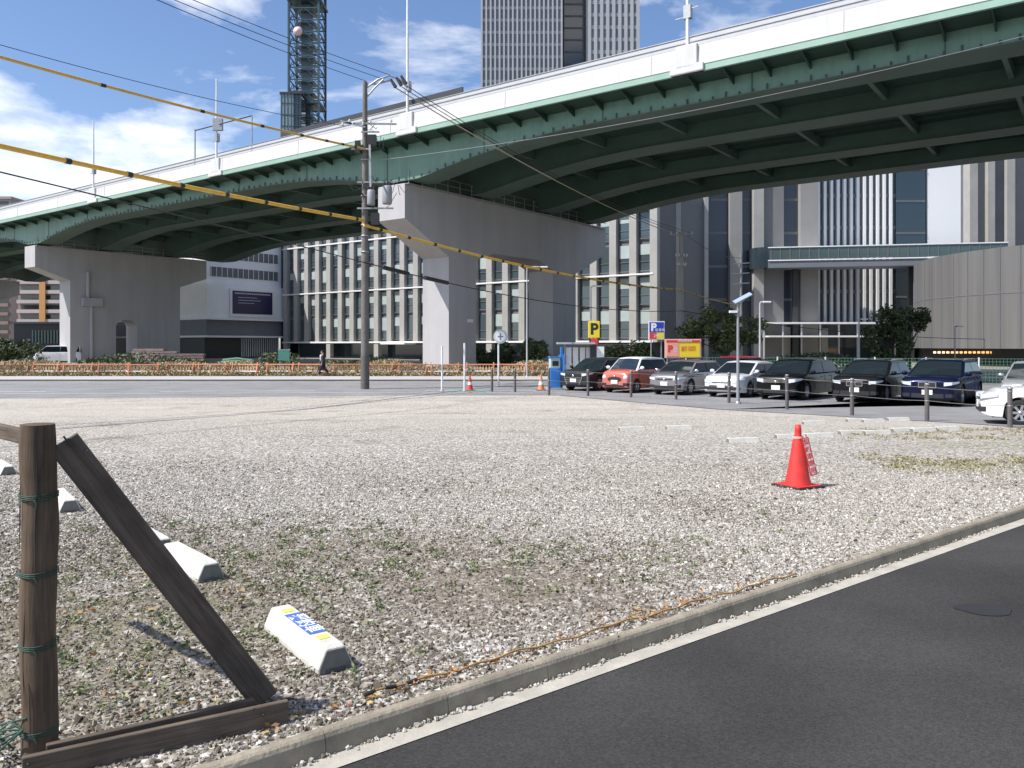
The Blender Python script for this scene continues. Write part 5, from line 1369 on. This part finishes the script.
cable('cable', parab(Vector((X2, Y2 - .3, P(681, 311, Y2).z)), P(1060, 338, 82), .9), .03, blk_c, 'black cable from the distant pole towards the right edge')
for q, (py0, px_t, py_t, lab) in enumerate(((-22, 366, 81, 'lowest of the three wires meeting the pole top from upper left'), (-30, 380, 78, 'middle of the three wires meeting the pole top from upper left'), (-42, 390, 75, 'highest of the three wires meeting the pole top from upper left'))):
    A = P(px_t, py_t, PY - .2); Bm = P(40, py0, 22); B = A + (Bm - A) * 2.4; B.z = Bm.z + .6
    cable('wire', parab(A, B, .9), .014, blk_c, lab, group='thin overhead wires')
for q, (px, py) in enumerate(((396, 88), (402, 87), (407, 86))):
    A = P(px, py, PY - .1 - .1 * q); B = Vector((X2 - .9 + q * .8, Y2 - .2, P(681, 233, Y2).z))
    cable('wire', parab(A, B, .55 + .12 * q), .02 if q else .03, (mat('wire_tan', (.45, .38, .24), .6), blk_c, blk_c)[q], ('tan', 'middle dark', 'rightmost dark')[q] + ' wire dropping from the pole-top bracket to the distant pole', group='thin overhead wires')
cable('wire', parab(Vector((X2 + .5, Y2 - .2, P(681, 236, Y2).z)), Vector((X3, Y3, P(741, 258, Y3).z)), .5), .025, blk_c, 'dark wire from the distant pole to the steel pole', group='thin overhead wires')
A = P(345, 126, PY); B = A + (P(60, 66, 26) - A) * 2; B.z += 1.5
cable('wire', parab(A, B, .6), .012, blk_c, 'faint wire from the crossarm across the left sky', group='thin overhead wires')
A = P(380, 160, PY); B = VP(41, s_of_px(1100, 41), 13.6) + Vector((0, -1, -.7))
cable('wire', parab(A, Vector((26, 30, 15.0)), .7), .012, mat('wire_grey2', (.3, .3, .3), .5), 'thin grey wire running right in front of the viaduct underside', group='thin overhead wires')

# ---------------------------------------------------------------- wooden barrier frame, near left
def wood(name, c, sc=3):
    m = bpy.data.materials.new(name); m.use_nodes = True
    n, l = m.node_tree.nodes, m.node_tree.links; b = n['Principled BSDF']; b.inputs['Roughness'].default_value = .85; b.inputs['Specular IOR Level'].default_value = .25
    t = n.new('ShaderNodeTexCoord'); mp_ = n.new('ShaderNodeMapping'); mp_.inputs['Scale'].default_value = (60, 60, 3)
    x = n.new('ShaderNodeTexNoise'); x.inputs['Scale'].default_value = 1; x.inputs['Detail'].default_value = 8; x.inputs['Roughness'].default_value = .7; x.inputs['Distortion'].default_value = .4
    l.new(t.outputs['Object'], mp_.inputs[0]); l.new(mp_.outputs[0], x.inputs['Vector'])
    r_ = n.new('ShaderNodeValToRGB'); e = r_.color_ramp.elements; e[0].position = .3; e[0].color = (*[q * .5 for q in c], 1); e[1].position = .72; e[1].color = (*[q * 1.35 for q in c], 1)
    x2 = n.new('ShaderNodeTexNoise'); x2.inputs['Scale'].default_value = 6; l.new(t.outputs['Object'], x2.inputs['Vector'])
    k = n.new('ShaderNodeMix'); k.data_type = 'RGBA'; k.blend_type = 'OVERLAY'; k.inputs[0].default_value = .5
    l.new(x.outputs['Fac'], r_.inputs[0]); l.new(r_.outputs[0], k.inputs[6]); l.new(x2.outputs['Fac'], k.inputs[7]); l.new(k.outputs[2], b.inputs['Base Color'])
    bp = n.new('ShaderNodeBump'); bp.inputs['Strength'].default_value = .6; bp.inputs['Distance'].default_value = .006; l.new(x.outputs['Fac'], bp.inputs['Height']); l.new(bp.outputs[0], b.inputs['Normal'])
    return m
wood_post = wood('weathered_wood', (.13, .092, .062)); wood_board = wood('board_wood', (.135, .105, .08))
bpost = G(39, 752); wf = empty('wooden_frame', bpost, 0, 'weathered wooden post with diagonal brace and ground boards, near left', 'barrier frame')
H_ = CH + (HY - 424) / F * bpost.y
b = MB(); rows = []
zs_ = np.linspace(-.05, H_, 24); pts_ = [(.004*math.sin(z_*9), .003*math.cos(z_*7), z_) for z_ in zs_]
rs_ = [.064 + .0016 * math.sin(z_ * 23) for z_ in zs_]; rs_[-1] *= .97
b.tube(pts_, rs_, 20); b.build('post', wood_post, wf)
def board(name, A, B, w, h, m, up=(0, 0, 1), bev=.004):      # board whose grain follows its length (local z along it)
    A, B = Vector(A), Vector(B); d = (B - A); L_ = d.length; d.normalize()
    u = Vector(up); sd = d.cross(u).normalized(); u = sd.cross(d).normalized()
    b = MB(); b.box(-w/2, w/2, -h/2, h/2, 0, L_); o = b.build(name, m, wf, bevel=bev)
    o.matrix_local = Matrix(((sd.x, u.x, d.x, A.x), (sd.y, u.y, d.y, A.y), (sd.z, u.z, d.z, A.z), (0, 0, 0, 1)))
    return o
e1 = G(272, 704) - bpost
board('brace', (.066, .05, H_ - .075), e1 + Vector((-.03, .0, .02)), .05, .117, wood_board)
boardv = (G(288, 722) - bpost)
board('ground_board', G(22, 783) - bpost + Vector((0, 0, .045)), boardv + Vector((0, 0, .045)), .028, .10, wood_board)
board('ground_board', G(46, 768) - bpost + Vector((0, 0, .045)), G(254, 719) - bpost + Vector((0, 0, .045)), .028, .09, wood_board)
board('side_rail', Vector((-.05, .04, H_ - .062)), Vector((-1.25, 1.1, H_ - .05)), .03, .06, wood_board)
crk = MB()
for a_, z0_, z1_ in ((-1.9, .25, .62), (-1.2, .7, 1.22), (-1.55, .05, .3), (-2.3, .8, 1.1)):
    pts_c = [(.0665*math.cos(a_ + .05*math.sin(z_*13)), .0665*math.sin(a_ + .05*math.sin(z_*13)), z_) for z_ in np.linspace(z0_, z1_, 7)]
    crk.tube(pts_c, [.0006, .0016, .0022, .0026, .002, .0014, .0005], 5)
    crk.build('split', dark_metal, wf); crk = MB()
for x_, z_ in ((.03, .06), (.06, .02), (.9, .05), (.86, .085)):
    p_ = (G(22, 783) - bpost).lerp(boardv, x_) ; q_ = MB(); q_.lathe([(0, .0), (.005, .0), (.005, .004)], 8, (p_.x - .0, p_.y - .022, z_ + .01), 'y'); q_.build('nail', dark_metal, wf)
gw = mat('green_wire', (.02, .075, .05), .6)
for py in (500, 578, 651, 738):
    zz = CH + (HY - py) / F * (bpost.y - .06); b = MB()
    for q in (0, .009, .017): b.tube([(.068*math.cos(t), .068*math.sin(t), zz + q + .003*math.sin(t*2+q*90)) for t in [2*PI*i/20 for i in range(21)]], .0022, 5, False)
    b.tube([(.02, -.066, zz), (.034, -.074, zz - .012), (.03, -.07, zz - .035)], .002, 5); b.build('wire_tie', gw, wf)
b = MB()
for k in range(5):
    t0_ = k * 1.1; b.tube([(-.06 - .05*math.sin(t0_), -.06, .04 + .03*k), (-.12 - .03*k, -.08 + .02*k, .09 + .02*math.cos(t0_)), (-.07, -.07 - .02*k, .15 - .02*k), (-.02, -.07, .12)], .004, 5)
b.build('wire_tangle', gw, wf)
b = MB(); b.tube([(.10, .075, H_ - .07), (.125, .07, H_ - .10), (.16, .06, H_ - .115)], .002, 5); b.tube([(.085, .02, H_ - .05), (.11, .03, H_ - .09)], .004, 5); b.build('nail', dark_metal, wf)

# ---------------------------------------------------------------- wheel stops
stop_m = mat('stop_concrete', (.54, .525, .47), .85, var=.16, scale=9, bump=.2, bscale=90)
def wheel_stop(L_=.78, W_=.185, Hs=.125):
    r = empty('wheel_stop', (0, 0, 0), 0, '.', 'wheel stop', 'white concrete wheel stops')
    b = MB(); sec = lambda x, s_, zt_: [(x, -W_/2*s_, .0), (x, -W_/2*s_, .028), (x, -W_*.27*s_, zt_), (x, W_*.27*s_, zt_), (x, W_/2*s_, .028), (x, W_/2*s_, 0)]
    xs_ = [(-L_/2, .96, Hs*.93), (-L_/2+.03, 1, Hs), (-L_*.2, 1, Hs), (-L_*.19, 1, Hs), (L_*.19, 1, Hs), (L_*.2, 1, Hs), (L_/2-.03, 1, Hs), (L_/2, .96, Hs*.93)]
    vs = []
    for x, s_, zt_ in xs_: vs += sec(x, s_, zt_)
    K = 6; n_ = len(xs_)
    b.add(vs, [(i*K+k, i*K+(k+1) % K, (i+1)*K+(k+1) % K, (i+1)*K+k) for i in range(n_-1) for k in range(K)] + [tuple(range(K)), tuple(range((n_-1)*K, n_*K))])
    b.build('block', stop_m, r, bevel=.008)
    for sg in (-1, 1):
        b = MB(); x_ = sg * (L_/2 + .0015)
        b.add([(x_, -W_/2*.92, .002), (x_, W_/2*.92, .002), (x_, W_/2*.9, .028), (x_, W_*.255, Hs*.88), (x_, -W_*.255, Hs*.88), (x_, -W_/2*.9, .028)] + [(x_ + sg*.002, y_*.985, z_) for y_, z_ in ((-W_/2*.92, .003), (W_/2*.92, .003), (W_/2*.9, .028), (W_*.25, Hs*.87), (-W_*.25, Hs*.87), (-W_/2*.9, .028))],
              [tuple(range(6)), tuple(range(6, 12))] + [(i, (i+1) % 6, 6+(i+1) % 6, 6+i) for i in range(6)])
        b.build('end_face', mat('end_shade_concrete', (.17, .17, .155), .9, var=.15, scale=20), r)  # ends coloured darker than the block, their shade put into the colour
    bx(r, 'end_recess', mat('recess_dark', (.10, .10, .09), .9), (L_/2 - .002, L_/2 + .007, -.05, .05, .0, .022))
    return r
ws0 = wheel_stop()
tab = {}
for c in COL.objects:
    if c.parent: tab.setdefault(c.parent.name, []).append(c)
near = [((290, 650), 'nearest white wheel stop with blue lettered label and yellow squares'), ((190, 569), 'plain white wheel stop right behind the diagonal brace'), ((147, 545), 'white wheel stop end showing above the brace, beside the plain one'), ((64, 506), 'white wheel stop just right of the wooden post top'), ((3, 472), 'white wheel stop at left edge behind the wooden post')]
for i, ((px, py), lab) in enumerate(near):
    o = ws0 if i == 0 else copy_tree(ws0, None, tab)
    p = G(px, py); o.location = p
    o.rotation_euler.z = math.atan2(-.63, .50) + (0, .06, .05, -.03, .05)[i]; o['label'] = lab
ws0.location = (G(318, 677) + G(262, 629) + G(355, 668) + (G(262, 629) + G(355, 668) - G(318, 677))) / 4
vdir = G(318, 677) - G(262, 629); ws0.rotation_euler.z = math.atan2(vdir.y, vdir.x)
far_st = [(632, 430.5, 1.0), (679, 429, 1.0), (743, 442, 1.0), (790, 438, 1.0), (819, 437, 1.0), (852, 434, 1.0), (877, 434, 1.0), (904, 431.5, 1.0), (923, 431.5, 1.0), (947, 430, 1.0), (814, 424, 1.0), (857, 421.5, 1.0), (873, 422, 1.0), (898, 420.5, 1.0)]
flab = ['leftmost far wheel stop, alone in the middle of the gravel', 'second far wheel stop from the left, alone on the gravel', 'far wheel stop nearest the viewer, left of the red cone', 'far wheel stop directly behind the red cone top', 'far wheel stop just right of the red cone top', 'front-row far wheel stop below the black SUV post', 'second front-row far wheel stop right of the cone', 'third front-row far wheel stop right of the cone', 'fourth front-row far wheel stop below the navy SUV', 'rightmost front-row far wheel stop', 'leftmost back-row far wheel stop, above the cone top', 'second back-row far wheel stop, below the black SUV', 'third back-row far wheel stop, below the black SUV', 'rightmost back-row far wheel stop, below the navy SUV']
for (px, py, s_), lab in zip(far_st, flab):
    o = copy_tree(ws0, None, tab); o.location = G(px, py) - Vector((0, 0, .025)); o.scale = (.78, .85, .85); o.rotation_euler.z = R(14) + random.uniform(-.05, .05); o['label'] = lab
# the label on the nearest one
lbm = mat('label_blue', (.06, .13, .42), .5)
lab_o = bx(ws0, 'blue_label', lbm, (-.19, .17, -.045, .045, .1262, .1275))
text('lettering', '契約車', .105, plate_white, Matrix.Translation((-.005, 0, .1278)), lab_o, bold=.001, ext=.0004)
ym = mat('reflector_yellow', (.72, .70, .12), .5)
for q in (-.26, .235): bx(ws0, 'reflector', ym, (q - .025, q + .03, -.03, .03, .1262, .1278))

# striped rope on the gravel near the kerb
pts_ = []
for k in range(60):
    s_ = .13 + k * .055; x_, y_ = kl(s_ + .15, KW + .13 - .0018 * k + .012 * math.sin(k * .5)); pts_.append(Vector((x_, y_, .018 + .006 * math.sin(k * 1.3))))
rp_ = MB().tube(pts_, .0055, 6).build('rope', mat('rope_orange', (.34, .19, .06), .9, var=.3, scale=60)); tag(rp_, 'thin orange and black rope lying on the gravel beside the kerb', 'rope')
for k in (0, 2, 4): MB().tube([pts_[k], pts_[k+1]], .009, 6).build('black_band', black, rp_)

# ---------------------------------------------------------------- the walking man
def skin_mesh(name, verts, edges, radii, m, parent, sub=1, root=0):
    me = bpy.data.meshes.new('sk'); me.from_pydata(verts, edges, []); o = bpy.data.objects.new('sk', me); COL.objects.link(o)
    sk_ = o.modifiers.new('s', 'SKIN'); sd = o.modifiers.new('u', 'SUBSURF'); sd.levels = sub; sd.render_levels = sub
    for i, rr2 in enumerate(radii):
        v = me.skin_vertices[0].data[i]; v.radius = (rr2, rr2) if not isinstance(rr2, tuple) else rr2; v.use_root = (i == root)
    dg = bpy.context.evaluated_depsgraph_get(); m2 = bpy.data.meshes.new_from_object(o.evaluated_get(dg)); bpy.data.objects.remove(o)
    m2.materials.clear(); m2.materials.append(m)
    for p_ in m2.polygons: p_.use_smooth = True
    r_ = bpy.data.objects.new(name, m2); COL.objects.link(r_); r_.parent = parent; return r_
mp_ = G(323, 377); man = empty('person', mp_, R(180), 'man in dark suit and white shirt striding left with a bag by the road', 'person')
# local: +x is walking direction
skinm = mat('skin', (.50, .32, .24), .6); suit = mat('suit_navy', (.012, .014, .03), .8); shirt = mat('shirt_white', (.75, .75, .76), .7); hairm = mat('hair_black', (.01, .009, .008), .5)
V = [(0, 0, .93), (0.0, 0, 1.12), (.01, 0, 1.34), (.02, 0, 1.45), (.03, 0, 1.52), (.045, 0, 1.60), (.04, 0, 1.68),
     (0, .09, .88), (.17, .10, .50), (.24, .10, .10), (.33, .10, .05),           # leading leg
     (0, -.09, .88), (-.12, -.10, .50), (-.38, -.10, .16), (-.30, -.10, .06),    # trailing leg
     (0, .19, 1.40), (-.09, .23, 1.14), (.03, .24, .92), (.06, .24, .85),          # left arm
     (0, -.19, 1.40), (.06, -.23, 1.13), (.18, -.23, .92), (.20, -.23, .85)]
E = [(0,1),(1,2),(2,3),(3,4),(4,5),(5,6),(0,7),(7,8),(8,9),(9,10),(0,11),(11,12),(12,13),(13,14),(2,15),(15,16),(16,17),(17,18),(2,19),(19,20),(20,21),(21,22)]
Rr = [.13, .12, .13, .06, .05, .085, .07, .085, .06, .04, .022, .085, .06, .04, .022, .055, .042, .03, .032, .055, .042, .03, .032]
def hand(V, E, Rr, wi, c, sgn):
    for k in range(4):
        a = len(V); V.append((c[0] + .012 - .012*k, c[1], c[2] - .04)); V.append((c[0] + .018 - .016*k, c[1] - .008*sgn, c[2] - .075)); V.append((c[0] + .012 - .014*k, c[1] - .02*sgn, c[2] - .10 + .006*abs(k-1.5)))
        E += [(wi, a), (a, a+1), (a+1, a+2)]; Rr += [.010, .009, .008]
    a = len(V); V.append((c[0] + .035, c[1] - .01*sgn, c[2] - .015)); V.append((c[0] + .04, c[1] - .02*sgn, c[2] - .05)); E += [(wi, a), (a, a+1)]; Rr += [.011, .009]
hand(V, E, Rr, 18, (.06, .24, .85), 1); hand(V, E, Rr, 22, (.20, -.23, .85), -1)
body = skin_mesh('body', V, E, Rr, skinm, man, 1)
b = MB(); b.lathe([(0, -.11), (.06, -.09), (.078, -.02), (.08, .04), (.06, .10), (0, .12)], 14, (.045, 0, 1.61)); b.v = [(.045 + (x - .045) * 1.15, y * .9, z_) for x, y, z_ in b.v]; 
face = MB(); face.bar((.135, 0, 1.62), (.155, 0, 1.595), .022, .03); face.bar((.13, -.02, 1.565), (.132, .02, 1.565), .01, .008)
for q in (-.03, .03): face.box(.124, .132, q - .01, q + .01, 1.628, 1.638)
for q in (-.074, .074): face.box(.03, .06, q - .008, q + .008, 1.59, 1.64)
b.add(face.v, face.f); b.build('head', skinm, man)
b = MB(); b.lathe([(.088, .0), (.093, .05), (.07, .11), (0, .135)], 14, (.03, 0, 1.61)); b.build('hair', hairm, man)
skin_mesh('jacket', [(-.01, 0, .86), (-.01, 0, 1.12), (0, 0, 1.34), (0, 0, 1.43), (-.01, .19, 1.41), (-.09, .24, 1.14), (.02, .25, .94), (-.01, -.19, 1.41), (.05, -.24, 1.13), (.165, -.24, .95)],
          [(0,1),(1,2),(2,3),(2,4),(4,5),(5,6),(2,7),(7,8),(8,9)], [(.155, .17), (.145, .15), (.155, .15), .09, .072, .058, .045, .072, .058, .045], suit, man, 1, 1)
skin_mesh('trousers', [(0, 0, .90), (0, .09, .86), (.165, .10, .50), (.235, .10, .12), (0, -.09, .86), (-.12, -.10, .50), (-.36, -.10, .18)],
          [(0,1),(1,2),(2,3),(0,4),(4,5),(5,6)], [.14, .105, .078, .062, .105, .078, .062], suit, man, 1, 0)
b = MB(); b.prism([(-.09, 1.08), (.10, 1.08), (.13, 1.40), (.0, 1.47), (-.12, 1.42)], .09, .185, Matrix(((0, 0, 1, 0), (1, 0, 0, 0), (0, 1, 0, 0), (0, 0, 0, 1)))); b.build('shirt', shirt, man, bevel=.015)
b = MB(); b.bar((.135, .0, 1.2), (.135, 0, 1.42), .02, .24, up=(0, 1, 0)); b.build('shirt_front', shirt, man, bevel=.01)
for (x, y, z_), tz_ in (((.30, .10, .045), 0), ((-.36, -.10, .075), .5)):
    b = MB(); M = Matrix.Translation((x, y, z_)) @ Matrix.Rotation(tz_, 4, 'Y'); b.box(-.12, .15, -.05, .05, -.045, .05, M); b.build('shoe', black, man, bevel=.02)
bag = empty('briefcase', mp_ + Vector((-.10, -.25, .40)), 0, 'black briefcase carried by the walking man', 'bag')
bag.location = mp_ + Vector((-.20, .23, .42))
bx(bag, 'case', black, (-.19, .19, -.05, .05, 0, .28), bevel=.02); b = MB(); b.tube([(-.06, 0, .28), (-.05, 0, .34), (.05, 0, .34), (.06, 0, .28)], .009, 6); b.build('handle', black, bag)
print('objects', len(COL.objects))
